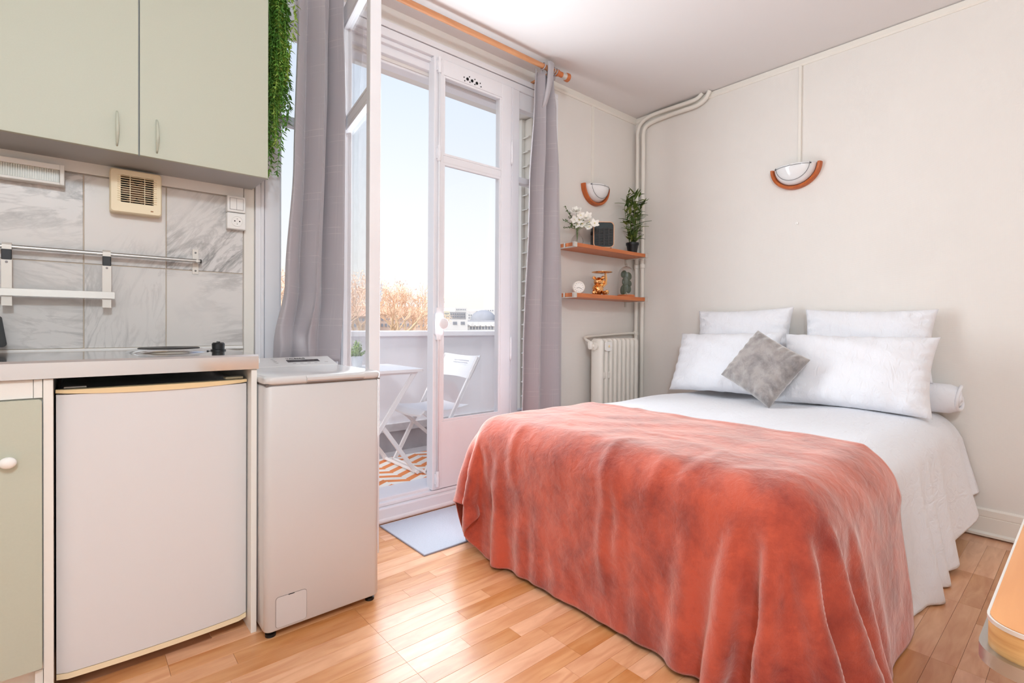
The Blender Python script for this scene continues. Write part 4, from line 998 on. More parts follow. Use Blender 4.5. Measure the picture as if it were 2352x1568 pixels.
# glass cloche
gc = thing('glass_cloche', (3.255, 2.41, Z2-0.004), 'tall glass cloche with dark leaves inside on the lower shelf', 'cloche')
x, y, z = 3.255, 2.41, Z2-0.004
MB().lathe([(0.066, 0), (0.067, 0.004), (0.067, 0.016), (0.064, 0.019), (0.0, 0.019)], (x, y, z), 36).build('wood_base', SHELFWOOD, gc, smooth=True, auto=40)
MB().lathe([(0.060, 0.019), (0.0605, 0.18)]+[(0.0605*math.cos(math.radians(t)), 0.18+0.0605*math.sin(math.radians(t))) for t in range(10, 81, 10)]+[(0.006, 0.2405), (0.0, 0.2407)], (x, y, z), 40, cap=False).build('dome', THIN, gc, smooth=True)
MB().sphere((x, y, z+0.250), 0.011, 14, 10).build('dome_knob', THIN, gc, smooth=True)
DKLEAF = M('dark_green_leaf', C(58, 74, 50), 0.4); b = MB()
b.tube([(x, y, z+0.02), (x-0.004, y, z+0.10), (x+0.002, y, z+0.17)], 0.003, 7)
bs = b.build('stem', STEMG, gc)
for px_, py_, zc_, rx, rz_, tl in ((-0.022, -0.012, 0.060, 0.026, 0.042, 0.2), (0.018, 0.012, 0.070, 0.024, 0.038, -0.2), (-0.012, -0.018, 0.125, 0.024, 0.036, 0.15), (0.016, -0.012, 0.165, 0.024, 0.032, -0.3), (-0.020, -0.006, 0.180, 0.023, 0.030, 0.3), (0.020, -0.018, 0.110, 0.018, 0.026, -0.4)):
    q = cam_offset(px_, 0); b = MB(); b.sphere((0, 0, 0), (rx, 0.005, rz_), 16, 10)
    Mx = Matrix.Translation((x+q.x, y+q.y+py_*0.3, z+zc_)) @ Matrix.Rotation(RZ, 4, 'Z') @ Matrix.Rotation(tl, 4, 'Y')
    b.v = [tuple(Mx @ Vector(v)) for v in b.v]; b.build('leaf', DKLEAF, gc, smooth=True)
# ================================================================ bed
bed = thing('bed', (2.48, 1.21, 0.0), 'double bed with its head against the cream wall', 'bed')
TICK = M('mattress_ticking', C(232, 228, 222), 0.8); BEDWOOD = M('bed_base_grey', C(150, 136, 122), 0.7)
MB().box(1.50, 3.485, 0.56, 1.86, 0.24, 0.575, 0.05, 3).build('mattress', TICK, bed, smooth=True, auto=40)
MB().box(1.52, 3.485, 0.575, 1.845, 0.12, 0.238, 0.01).build('base', BEDWOOD, bed)
for x in (1.60, 3.40):
    for y in (0.66, 1.76): MB().cyl((x, y, 0.0), (x, y, 0.121), 0.025, 14).build('leg', BEDWOOD, bed)

def sdf_push(P, lo, hi, r, off):
    """push points out of a rounded box; returns contact mask"""
    c = (lo+hi)/2; h = (hi-lo)/2-r
    q = P-c; a = np.abs(q)-h
    m = np.maximum(a, 0); L = np.linalg.norm(m, axis=1)
    inner = np.minimum(a.max(axis=1), 0)
    d = L+inner-r-off
    hit = d < 0
    if hit.any():
        out = hit & (L > 1e-9)
        n = np.zeros_like(P)
        n[out] = m[out]/L[out, None]*np.sign(q[out])
        ins = hit & ~out
        if ins.any():
            k = a[ins].argmax(axis=1); nn = np.zeros((ins.sum(), 3)); nn[np.arange(len(k)), k] = np.sign(q[ins][np.arange(len(k)), k]); n[ins] = nn
        P[hit] -= n[hit]*d[hit, None]
    return hit
def drape(X0, rest, lo, hi, r, off, steps, iters, pin=None, fr=0.5, bend=0.25, floor=0.006, damp=0.985):
    """position-based cloth on a grid: X0 (n,m,3) start, rest (n,m,3) flat rest positions"""
    n, m, _ = X0.shape; P = X0.astype(np.float32).copy(); V = np.zeros_like(P); R = rest.astype(np.float32)
    lo = lo.astype(np.float32); hi = hi.astype(np.float32); sets = []
    S = slice
    def addset(sa, sb, k):
        d = R[sa]-R[sb]; L0 = np.sqrt((d*d).sum(-1))
        if L0.size: sets.append((sa, sb, L0, np.float32(0.5*k)))
    def pair(p, st, gap, N):
        cnt = len(range(p, N-gap, st)); e_ = p+(cnt-1)*st+1
        return S(p, e_, st), S(p+gap, e_+gap, st)
    al = S(None)
    for p in (0, 1):
        a, b_ = pair(p, 2, 1, n); addset((a, al), (b_, al), 1.0)
        a, b_ = pair(p, 2, 1, m); addset((al, a), (al, b_), 1.0)
    for p in (0, 1):
        a, b_ = pair(p, 2, 1, n)
        addset((a, S(0, m-1)), (b_, S(1, m)), 0.5); addset((a, S(1, m)), (b_, S(0, m-1)), 0.5)
    for p in range(4):
        a, b_ = pair(p, 4, 2, n); addset((a, al), (b_, al), bend)
        a, b_ = pair(p, 4, 2, m); addset((al, a), (al, b_), bend)
    dt = np.float32(1/60.)
    for st in range(steps):
        V *= damp; V[..., 2] -= 1.6*dt; Q = P+V*dt
        hit = np.zeros((n, m), bool)
        for it in range(iters):
            for sa, sb, L0, k in (sets if it % 2 == 0 else sets[:8]):
                A, B = Q[sa], Q[sb]
                d = A-B; L = np.sqrt(np.einsum('ijk,ijk->ij', d, d))+1e-9
                d *= (k*(L-L0)/L)[..., None]
                A -= d; B += d
            if it % 4 == 3 or it == iters-1:
                F = Q.reshape(-1, 3); hit |= sdf_push(F, lo, hi, r, off).reshape(n, m)
                f = Q[..., 2] < floor; Q[..., 2][f] = floor; hit |= f
            if pin is not None: Q[pin] = P[pin]
        # friction: cloth lying on the bed or the floor keeps its place sideways
        h = hit & (P[..., 2] > hi[2]-0.03)
        Q[h, :2] = P[h, :2]+(Q[h, :2]-P[h, :2])*0.04
        V = (Q-P)/dt; V[hit] *= fr
        sp_ = np.linalg.norm(V, axis=-1); fast = sp_ > 3.0; V[fast] *= (3.0/sp_[fast])[:, None]
        P = Q
    return P.astype(float)
def sheet(name, G, mat, uvs=None, thick=0.006, sub=1):
    n, m, _ = G.shape; b = MB(); b.v = [tuple(p) for p in G.reshape(-1, 3)]
    b.f = [(i*m+j, i*m+j+1, (i+1)*m+j+1, (i+1)*m+j) for i in range(n-1) for j in range(m-1)]
    if uvs is not None: b.uv = [tuple(u) for u in uvs.reshape(-1, 2)]
    o = b.build(name, mat, smooth=True)
    # normals must look outwards (up) so that the thickness grows to the right side
    up_ = sum(p.normal.z*p.area for p in o.data.polygons)
    if up_ < 0: o.data.flip_normals()
    if sub: md = o.modifiers.new('subdivision', 'SUBSURF'); md.levels = sub; md.render_levels = sub
    md = o.modifiers.new('thickness', 'SOLIDIFY'); md.thickness = thick; md.offset = 1.0
    return o
lo, hi = np.array([1.425, 0.485, -0.3]), np.array([3.60, 1.935, 0.600])

def linen(name, col, scale=10, st=0.5):
    m = M(name, col, 0.75, spec=0.3, sheen=0.15); n, l = NT(m); p = n['Principled BSDF']
    t = n.new('ShaderNodeTexCoord'); mp = n.new('ShaderNodeMapping'); mp.inputs['Scale'].default_value = (1.0, 2.6, 1.4); mp.inputs['Rotation'].default_value = (0.3, 0.2, 0.5); l.new(t.outputs['Object'], mp.inputs[0])
    nz = n.new('ShaderNodeTexNoise'); nz.inputs['Scale'].default_value = scale; nz.inputs['Detail'].default_value = 4; nz.inputs['Distortion'].default_value = 2.0; l.new(mp.outputs[0], nz.inputs['Vector'])
    b = n.new('ShaderNodeBump'); b.inputs['Strength'].default_value = st; b.inputs['Distance'].default_value = 0.012; l.new(nz.outputs['Fac'], b.inputs['Height']); l.new(b.outputs[0], p.inputs['Normal'])
    return m
WHITE = linen('white_cotton', C(232, 232, 236))
def plush(name, c1, c2, sheen_c, sc=3.5, tint=0.55):
    m = M(name, c1, 0.7, spec=0.15, sheen=1.0); n, l = NT(m); p = n['Principled BSDF']
    p.inputs['Sheen Roughness'].default_value = 0.55; p.inputs['Sheen Tint'].default_value = sheen_c
    t = n.new('ShaderNodeTexCoord'); nz = n.new('ShaderNodeTexNoise'); nz.inputs['Scale'].default_value = sc; nz.inputs['Detail'].default_value = 7; nz.inputs['Roughness'].default_value = 0.68; nz.inputs['Distortion'].default_value = 0.25; l.new(t.outputs['Object'], nz.inputs['Vector'])
    r = n.new('ShaderNodeValToRGB'); r.color_ramp.elements[0].position = 0.34; r.color_ramp.elements[1].position = 0.58; r.color_ramp.elements[0].color = c2; r.color_ramp.elements[1].color = c1
    l.new(nz.outputs['Fac'], r.inputs[0]); l.new(r.outputs[0], p.inputs['Base Color'])
    n2 = n.new('ShaderNodeTexNoise'); n2.inputs['Scale'].default_value = 260; n2.inputs['Detail'].default_value = 3; l.new(t.outputs['Object'], n2.inputs['Vector'])
    n3 = n.new('ShaderNodeTexNoise'); n3.inputs['Scale'].default_value = 22; n3.inputs['Detail'].default_value = 6; n3.inputs['Distortion'].default_value = 0.5; l.new(t.outputs['Object'], n3.inputs['Vector'])
    b1 = n.new('ShaderNodeBump'); b1.inputs['Strength'].default_value = 0.25; b1.inputs['Distance'].default_value = 0.003; l.new(n2.outputs['Fac'], b1.inputs['Height'])
    b2 = n.new('ShaderNodeBump'); b2.inputs['Strength'].default_value = 0.35; b2.inputs['Distance'].default_value = 0.015; l.new(n3.outputs['Fac'], b2.inputs['Height']); l.new(b1.outputs[0], b2.inputs['Normal']); l.new(b2.outputs[0], p.inputs['Normal'])
    return m

# white duvet: flat rest shape with a hem that hangs lower towards the foot
nx, ny = 92, 84
us = np.linspace(0, 1, nx); ws = np.linspace(0, 1, ny)
rest = np.zeros((nx, ny, 3))
for i, u in enumerate(us):
    x = 1.56+u*(3.475-1.56)
    dn = np.interp(x, [1.5, 2.0, 2.2, 2.85, 3.15, 3.475], [0.10, 0.12, 0.535, 0.535, 0.44, 0.33])
    df = np.interp(x, [1.5, 2.1, 2.25, 3.5], [0.10, 0.12, 0.45, 0.45])
    # keep columns aligned over the top: the near hem takes 26 columns, the far one 14
    a = np.concatenate([np.linspace(0.485-dn, 0.485, 27)[:-1], np.linspace(0.485, 1.935, 45)[:-1], np.linspace(1.935, 1.935+df, ny-70)])
    rest[i, :, 0] = x; rest[i, :, 1] = a
start = rest.copy(); start[:, :, 2] = 0.612
# gathered hem: more cloth at the hem than the bed edge is long
rest2 = rest.copy()
k = np.clip((0.485-rest[:, :, 1])/0.6, 0, 1)
rest2[:, :, 0] = 3.475-(3.475-rest[:, :, 0])*(1+0.16*k)
start[:, :, 2] += 0.004*np.sin(rest[:, :, 0]*31+rest[:, :, 1]*5)
start[:, :, 1] -= 0.0
pin = np.zeros((nx, ny), bool); pin[-6:, 30:66] = True; pin[:2, 30:66] = True
D = drape(start, rest2, lo, hi, 0.11, 0.002, 150, 14, pin, fr=0.35, bend=0.22)
# the hem stands a little away from the bed
fx = np.clip((D[:, :, 0]-2.12)/0.30, 0, 1); fz = np.clip((0.56-D[:, :, 2])/0.55, 0, 1)
near = D[:, :, 1] < 0.6
D[:, :, 1] -= np.where(near, (0.085+0.075*np.clip((D[:, :, 0]-2.8)/0.6, 0, 1))*fz*fx*(0.75+0.25*np.sin(D[:, :, 0]*24+2*np.sin(D[:, :, 0]*7))), 0)
# quilted puffiness of the filling on top
for i in range(nx):
    for j in range(ny):
        x, y, z = D[i, j]
        if z > 0.5: D[i, j, 2] += min(1, max(0, (x-2.12)/0.25))*(0.010*math.sin(3.1*x+1.2)*math.sin(4.2*y+0.6)+0.006*math.sin(7*x-3*y)+0.004*math.sin(13*y+5*x)) - (0.012 if x < 2.14 else 0)
D[:, :, 0] = np.minimum(D[:, :, 0], 3.492)
dv = sheet('duvet', D, WHITE, None, 0.010)
solo(dv, 'white cotton duvet spread over the bed', 'duvet')

# rust throw over the foot of the bed
na, nb = 72, 144
La, Lb = 1.30, 2.50
aa = np.linspace(0, La, na); bb_ = np.linspace(0, Lb, nb)
rest = np.zeros((na, nb, 3)); rest[:, :, 1] = (-0.075+bb_)[None, :]
cutb = np.clip((rest[0, :, 1]-1.82)/0.36, 0, 1)                # the far corner is rounded off
rest[:, :, 0] = 2.175-aa[:, None]*(1-0.36*cutb**1.3)[None, :]
start = rest.copy(); start[:, :, 2] = 0.635+0.004*np.sin(rest[:, :, 0]*17)*np.cos(rest[:, :, 1]*23)
start[:, :, 0] += 0.010*np.sin(rest[:, :, 1]*6)*0
pin = np.zeros((na, nb), bool); pin[0:2, 36:110] = True; start[0:2, 36:110, 2] = 0.625
B = drape(start, rest, lo, hi, 0.11, 0.022, 190, 14, pin, fr=0.30, bend=0.16, floor=0.004)
fz = np.clip((0.56-B[:, :, 2])/0.55, 0, 1)
B[:, :, 1] -= np.where(B[:, :, 1] < 0.6, 0.055*fz*np.clip((B[:, :, 0]-1.5)/0.2, 0, 1), 0)
# creases: narrow ridges laid into the cloth, most of them on the hanging foot side
dA = np.gradient(B, axis=0); dB = np.gradient(B, axis=1); Nn = np.cross(dB, dA); Nn /= np.linalg.norm(Nn, axis=2, keepdims=True)+1e-9
if Nn[10, 60, 2] < 0: Nn = -Nn
hgt = np.zeros((na, nb)); A_, B_2 = np.meshgrid(aa, bb_, indexing='ij')
def ridge(a0, b0, a1, b1, w, h):
    d = np.array([a1-a0, b1-b0]); L = np.hypot(*d); d /= L
    t = ((A_-a0)*d[0]+(B_2-b0)*d[1]); s = (A_-a0)*-d[1]+(B_2-b0)*d[0]
    s = s+0.012*np.sin(t*17+a0*50)
    tap = np.clip(np.minimum(t, L-t)/(0.25*L), 0, 1)
    return h*np.exp(-(s/w)**2)*tap*tap*(3-2*tap)
hgt += ridge(0.56, 1.21, 1.29, 1.19, 0.016, 0.011)
for q in range(46):
    a0, b0 = rng.uniform(0.45, 1.2), rng.uniform(0.15, 2.1); th = rng.normal(0.0, 0.55)
    if q > 32: a0, th = rng.uniform(0.05, 0.6), rng.uniform(0, 3.1)
    L = rng.uniform(0.12, 0.42); hgt += ridge(a0, b0, a0+L*math.cos(th), b0+L*math.sin(th), rng.uniform(0.014, 0.026), rng.uniform(-0.006, 0.009))
hgt += 0.0035*np.sin(A_*19+2.4*np.sin(B_2*7))*np.sin(B_2*13+1.7*np.sin(A_*9))
B += Nn*np.maximum(hgt, -0.004)[:, :, None]
RUST = plush('rust_plush', C(190, 80, 55), C(134, 43, 31), (1.0, 0.80, 0.74, 1), 4.5)
RUST.node_tree.nodes['Principled BSDF'].inputs['Sheen Weight'].default_value = 0.8
bl = sheet('throw_blanket', B, RUST, None, 0.007)
solo(bl, 'rust plush throw draped over the foot of the bed', 'blanket')

# ---------------------------------------------------------------- pillows
def pillow(c, Wd, Ht, T, lean, yaw_, roll_, mat, name, label, cat, group=None, seed=0, wr=1.7, pinch=0.07, pw=0.5, nu=56, nv=42):
    r_ = random.Random(seed); b = MB()
    ph = [r_.uniform(0, 6.28) for _ in range(8)]
    def side(sg):
        k0 = len(b.v)
        for j in range(nv+1):
            t = -1+2*j/nv
            for i in range(nu+1):
                s = -1+2*i/nu
                x = Wd/2*s*(1-pinch*(1-t*t)*s*s); y = Ht/2*t*(1-pinch*(1-s*s)*t*t)
                e_ = ((1-abs(s)**3.2)*(1-abs(t)**3.2)); h = T/2*e_**pw
                edge = max(abs(s), abs(t)); cor = (abs(s)*abs(t))**2
                w = wr*(0.0035*math.sin(9*s+5*t+ph[0])*math.sin(7*t-3*s+ph[1])+0.004*cor*math.sin(26*(s*math.copysign(1, s)-t*math.copysign(1, t))+ph[2])
                        +0.0045*max(0, edge-0.55)*math.sin(22*(s if abs(t) > abs(s) else t)+ph[3]+3*math.sin(2*s+ph[4]))*2.2)*min(1, e_*6)
                b.v.append((x, y, sg*(h+w+0.0015)))
        for j in range(nv):
            for i in range(nu):
                a = k0+j*(nu+1)+i; q = (a, a+1, a+nu+2, a+nu+1); b.f.append(q if sg > 0 else q[::-1])
        return k0
    k1 = side(1); k2 = side(-1)
    ring = [j*(nu+1) for j in range(nv+1)]+[nv*(nu+1)+i for i in range(1, nu+1)]+[j*(nu+1)+nu for j in range(nv-1, -1, -1)]+[i for i in range(nu-1, 0, -1)]
    for q in range(len(ring)):
        a, c2 = ring[q], ring[(q+1) % len(ring)]; b.f.append((k1+a, k1+c2, k2+c2, k2+a))
    # local: x along the wall (-Y), y up, z towards the foot (-X)
    base = Matrix(((0, 0, -1, 0), (-1, 0, 0, 0), (0, 1, 0, 0), (0, 0, 0, 1)))
    Mx = Matrix.Translation(c) @ Matrix.Rotation(yaw_, 4, 'Z') @ base @ Matrix.Rotation(-lean, 4, 'X') @ Matrix.Rotation(roll_, 4, 'Z')
    b.v = [tuple(Mx @ Vector(v)) for v in b.v]
    o = b.build(name, mat, smooth=True)
    return solo(o, label, cat, group)
R_ = math.radians
# rolled bolster along the wall
b = MB(); K = 40; S = 28; vs = []; fs = []
for i in range(K+1):
    f = i/K; y = 0.462+f*1.42; e_ = min(1, min(f, 1-f)/0.035); rr = 0.076*(0.80+0.20*math.sqrt(max(0, 1-(1-e_)**2)))
    for k_ in range(S):
        a = 2*math.pi*k_/S; w = 1+0.03*math.sin(3*a+9*f)+0.015*math.sin(40*f+2*a)
        vs.append((3.402+rr*w*math.cos(a), y, 0.692+rr*w*math.sin(a)))
for i in range(K):
    for k_ in range(S): fs.append((i*S+k_, i*S+(k_+1) % S, (i+1)*S+(k_+1) % S, (i+1)*S+k_))
fs += [tuple(range(S)), tuple(K*S+k_ for k_ in range(S))]
bo = thing('bolster', (3.402, 1.17, 0.618), 'rolled white bolster lying along the wall behind the pillows', 'bolster')
MB().add(vs, fs).build('roll', WHITE, bo, smooth=True, auto=60)
sp_pts = []
for k_ in range(60):
    a = k_*0.28; r_ = 0.067-0.060*k_/59; sp_pts.append((3.402+r_*math.cos(a+1), 0.458-0.006*math.sin(k_*0.5), 0.692+r_*math.sin(a+1)))
MB().tube(sp_pts, 0.0085, 8).build('rolled_end', WHITE, bo, smooth=True)
pg = 'white bed pillows'
pillow((3.405, 1.575, 0.972), 0.640, 0.405, 0.14, R_(10), R_(0), R_(1.5), WHITE, 'pillow', 'white pillow leaning on the wall, behind the left front pillow', 'pillow', pg, 1)
pillow((3.405, 0.875, 0.962), 0.640, 0.395, 0.14, R_(10), R_(0), R_(-1), WHITE, 'pillow', 'white pillow leaning on the wall, behind the right front pillow', 'pillow', pg, 2)
pillow((3.185, 1.590, 0.820), 0.690, 0.420, 0.17, R_(24), R_(-2), R_(2.0), WHITE, 'pillow', 'white front pillow left of the grey cushion, near the radiator', 'pillow', pg, 3)
pillow((3.165, 0.870, 0.814), 0.715, 0.425, 0.19, R_(24), R_(2), R_(-0.5), WHITE, 'pillow', 'white front pillow right of the grey cushion, near the bed edge', 'pillow', pg, 4)
GREYP = plush('grey_plush', C(158, 150, 146), C(112, 106, 106), (0.9, 0.88, 0.86, 1), 11)
pillow((2.965, 1.245, 0.820), 0.352, 0.335, 0.12, R_(24), R_(0), R_(-29), GREYP, 'cushion', 'grey plush square cushion standing on its corner between the front pillows', 'cushion', None, 5, wr=1.2, pinch=0.04)

# ---------------------------------------------------------------- door mat
MAT = M('mat_fibre', C(196, 199, 209), 0.95, spec=0.1, var=(160, 0.12), bump=(500, 0.6, 0.003))
dm = thing('door_mat', (1.53, 2.21, 0.0), 'grey-blue door mat below the balcony threshold', 'mat')
MB().box(1.207, 1.860, 1.992, 2.432, 0.0005, 0.007, 0.002).build('pile', MAT, dm)
b = MB(); b.box(1.203, 1.864, 1.988, 1.996, 0.0004, 0.006); b.box(1.203, 1.211, 1.9962, 2.434, 0.0004, 0.006); b.build('edging', M('mat_edging', C(150, 148, 158), 0.9), dm)

# ---------------------------------------------------------------- table in the near right corner
tb = thing('dining_table', (1.4, -0.30, 0.0), 'wooden table with metal edging in the near right corner', 'table')
def slab(x0, x1, y0, y1, z0, z1, r): return MB().prism(rrect(x0, x1, y0, y1, r, 8), 'Z', z0, z1)
tx0, tx1, ty0, ty1 = 0.704, 2.05, -0.66, 0.0745
slab(tx0+0.0025, tx1, ty0, ty1-0.0025, 0.7495, 0.7503, 0.030).build('top_surface', TABLEWOOD, tb)
slab(tx0+0.001, tx1, ty0, ty1-0.001, 0.7185, 0.7455, 0.032).build('wood_edge', EDGEWOOD, tb, smooth=True, auto=40)
slab(tx0, tx1, ty0, ty1, 0.7455, 0.7496, 0.033).build('top_trim', M('trim_white_metal', C(225, 220, 214), 0.3, 0.4), tb, smooth=True, auto=40)
slab(tx0-0.006, tx1, ty0, ty1+0.006, 0.704, 0.7185, 0.038).build('metal_band', BRUSHED, tb, smooth=True, auto=40)
for x in (0.80, 1.95):
    for y in (-0.57, -0.02): MB().cyl((x, y, 0.0), (x, y, 0.7045), 0.018, 16).build('leg', BRUSHED, tb)
# ================================================================ balcony furniture
FZ = 0.036
def rug_mat():
    m = M('chevron_rug', C(240, 238, 232), 0.9, spec=0.1); n, l = NT(m); p = n['Principled BSDF']
    t = n.new('ShaderNodeTexCoord'); s = n.new('ShaderNodeSeparateXYZ'); l.new(t.outputs['Object'], s.inputs[0])
    def ma(op, a, b=None):
        q = n.new('ShaderNodeMath'); q.operation = op
        for i, v in enumerate((a, b)):
            if v is None: continue
            if isinstance(v, (int, float)): q.inputs[i].default_value = v
            else: l.new(v, q.inputs[i])
        return q.outputs[0]
    y = ma('MULTIPLY', s.outputs[0], 1/0.125); x = ma('MULTIPLY', s.outputs[1], 1/0.115)
    k = ma('FLOOR', y); fy = ma('FRACT', y); par = ma('MODULO', ma('ABSOLUTE', k), 2.0)
    sg = ma('SUBTRACT', ma('MULTIPLY', par, 2.0), 1.0)
    sk = ma('ADD', x, ma('MULTIPLY', ma('MULTIPLY', fy, 0.62), sg))
    f = ma('LESS_THAN', ma('FRACT', ma('ADD', sk, ma('MULTIPLY', par, 0.5))), 0.47)
    mx = n.new('ShaderNodeMixRGB'); l.new(f, mx.inputs[0]); mx.inputs[1].default_value = C(244, 241, 236); mx.inputs[2].default_value = C(236, 152, 100); l.new(mx.outputs[0], p.inputs['Base Color'])
    w = n.new('ShaderNodeTexWave'); w.inputs['Scale'].default_value = 60; l.new(t.outputs['Object'], w.inputs['Vector']); b = n.new('ShaderNodeBump'); b.inputs['Strength'].default_value = 0.4; b.inputs['Distance'].default_value = 0.003; l.new(w.outputs['Fac'], b.inputs['Height']); l.new(b.outputs[0], p.inputs['Normal'])
    return m
rg = MB().box(0.9, 3.4, 2.76, 3.515, FZ, FZ+0.006, 0.002).build('outdoor_rug', rug_mat())
solo(rg, 'orange and white chevron rug on the balcony floor', 'rug')
OWH = M('outdoor_white_enamel', C(242, 240, 240), 0.4)
bt = thing('bistro_table', (1.50, 3.23, FZ), 'white folding bistro table on the balcony', 'table')
MB().prism(rrect(1.225, 1.790, 2.965, 3.500, 0.02), 'Z', 0.737, 0.755).build('table_top', OWH, bt)
MB().box(1.26, 1.755, 2.995, 3.47, 0.722, 0.737).build('apron', OWH, bt)
for y in (3.005, 3.455):
    MB().bar((1.735, y, 0.728), (1.262, y, 0.062), 0.012, 0.026, 0.003).build('leg', OWH, bt)
    yy = y+0.014 if y < 3.2 else y-0.014
    MB().bar((1.262, yy, 0.728), (1.750, yy, 0.062), 0.012, 0.026, 0.003).build('leg', OWH, bt)
for x in (1.262, 1.752):
    MB().tube([(x, 2.985, 0.060), (x, 3.475, 0.060)], 0.0125, 12).build('foot_bar', OWH, bt, smooth=True, auto=40)
MB().tube([(1.507, 3.01, 0.395), (1.507, 3.45, 0.395)], 0.006, 10).build('pivot_bar', OWH, bt)
pt = thing('balcony_plant', (1.462, 3.30, 0.755), 'small green plant in a white pot on the bistro table', 'plant')
MB().lathe([(0.029, 0), (0.041, 0.078), (0.043, 0.080), (0.039, 0.080), (0.036, 0.066), (0.0, 0.064)], (1.462, 3.30, 0.755), 28, cap=False).build('pot', M('white_zinc', C(228, 232, 238), 0.35, 0.2), pt, smooth=True, auto=40)
FOL = [M('fresh_leaf_%d' % i, c, 0.5) for i, c in enumerate((C(150, 186, 84), C(184, 210, 110), C(120, 164, 70)))]
for q in range(3):
    b = MB()
    for k in range(9):
        a = random.uniform(0, 6.283); rr = random.uniform(0.01, 0.075); tip = Vector((1.462+rr*math.cos(a), 3.30+rr*math.sin(a), 0.755+random.uniform(0.095, 0.185)-rr*0.35))
        base = Vector((1.462+0.2*rr*math.cos(a), 3.30+0.2*rr*math.sin(a), 0.755+0.062)); b.tube([base, tip], 0.001, 4)
        for h in range(22):
            p = base.lerp(tip, 0.35+0.65*h/21)+Vector((random.uniform(-1, 1), random.uniform(-1, 1), random.uniform(-1, 1)))*0.006
            leafgeo(b, p, (random.uniform(-1, 1), random.uniform(-1, 1), random.uniform(-0.2, 1)), (0, 0, 1), random.uniform(0.012, 0.02), 0.005)
    b.build('foliage', FOL[q], pt)

ch = thing('folding_chair', (2.02, 3.17, FZ), 'white folding chair behind the closed balcony door leaf', 'chair')
NY0, NY1 = 2.955, 3.395
# curved seat and back in sheet metal
b = MB(); vs = []; fs = []
nsx, nsy = 14, 12
for sgn in (0, 1):
    for i in range(nsx+1):
        f = i/nsx; x = 1.765+f*0.40
        for j in range(nsy+1):
            g = j/nsy; y = NY0+0.018+(NY1-NY0-0.036)*g; z = 0.478-0.020*math.sin(math.pi*f)-0.035*max(0, 1-f*9)**2-0.012*math.sin(math.pi*g)-0.012*sgn
            vs.append((x+0.04*f*0.0, y, z))
def grid(b, vs, n, m):
    k = (n+1)*(m+1); f = []
    for s in (0, 1):
        for i in range(n):
            for j in range(m): f.append((s*k+i*(m+1)+j, s*k+i*(m+1)+j+1, s*k+(i+1)*(m+1)+j+1, s*k+(i+1)*(m+1)+j))
    for i in range(n):
        for j in (0, m): f.append((i*(m+1)+j, (i+1)*(m+1)+j, k+(i+1)*(m+1)+j, k+i*(m+1)+j))
    for j in range(m):
        for i in (0, n): f.append((i*(m+1)+j, i*(m+1)+j+1, k+i*(m+1)+j+1, k+i*(m+1)+j))
    return b.add(vs, f)
grid(b, vs, nsx, nsy).build('seat', OWH, ch, smooth=True, auto=45)
vs = []; nsx, nsy = 8, 14
for sgn in (0, 1):
    for i in range(nsx+1):
        f = i/nsx; z = 0.665+0.165*f
        for j in range(nsy+1):
            g = j/nsy; y = NY0-0.012+(NY1-NY0+0.024)*g; vs.append((2.142+0.10*f+0.030*math.sin(math.pi*g)+0.010*sgn, y, z-0.012*math.sin(math.pi*g)*(1 if f > 0.5 else -0.5)))
bk_ = grid(MB(), vs, nsx, nsy).build('backrest', OWH, ch, smooth=True, auto=45)
SLOT = M('slot_grey', C(196, 196, 202), 0.7)
s0 = None
for r_ in range(3):
    for k in range(11):
        y = 3.085+k*0.017; xo = 2.142+0.10*(0.72-0.10*r_)+0.030*math.sin(math.pi*(y-NY0+0.012)/(NY1-NY0+0.024))-0.0016
        z = 0.782-0.0165*r_
        if s0 is None: s0 = o = MB().box(xo, xo+0.002, y, y+0.010, z, z+0.005).build('slot', SLOT, bk_); p0 = (xo, y, z)
        else: o = s0.copy(); COL.objects.link(o); o.location = (s0.location.x+xo-p0[0], s0.location.y+y-p0[1], s0.location.z+z-p0[2])
for y in (NY0, NY1):
    MB().bar((2.232, y, 0.815), (1.800, y, 0.062), 0.012, 0.024, 0.003).build('upright', OWH, ch)
    yi = y+0.014 if y < 3.1 else y-0.014
    MB().bar((1.785, yi, 0.462), (2.255, yi, 0.062), 0.012, 0.022, 0.003).build('leg', OWH, ch)
MB().tube([(1.800, NY0-0.006, 0.056), (1.800, NY1+0.006, 0.056)], 0.011, 12).build('foot_bar', OWH, ch, smooth=True, auto=40)
MB().tube([(2.255, NY0+0.008, 0.056), (2.255, NY1-0.008, 0.056)], 0.011, 12).build('foot_bar', OWH, ch, smooth=True, auto=40)

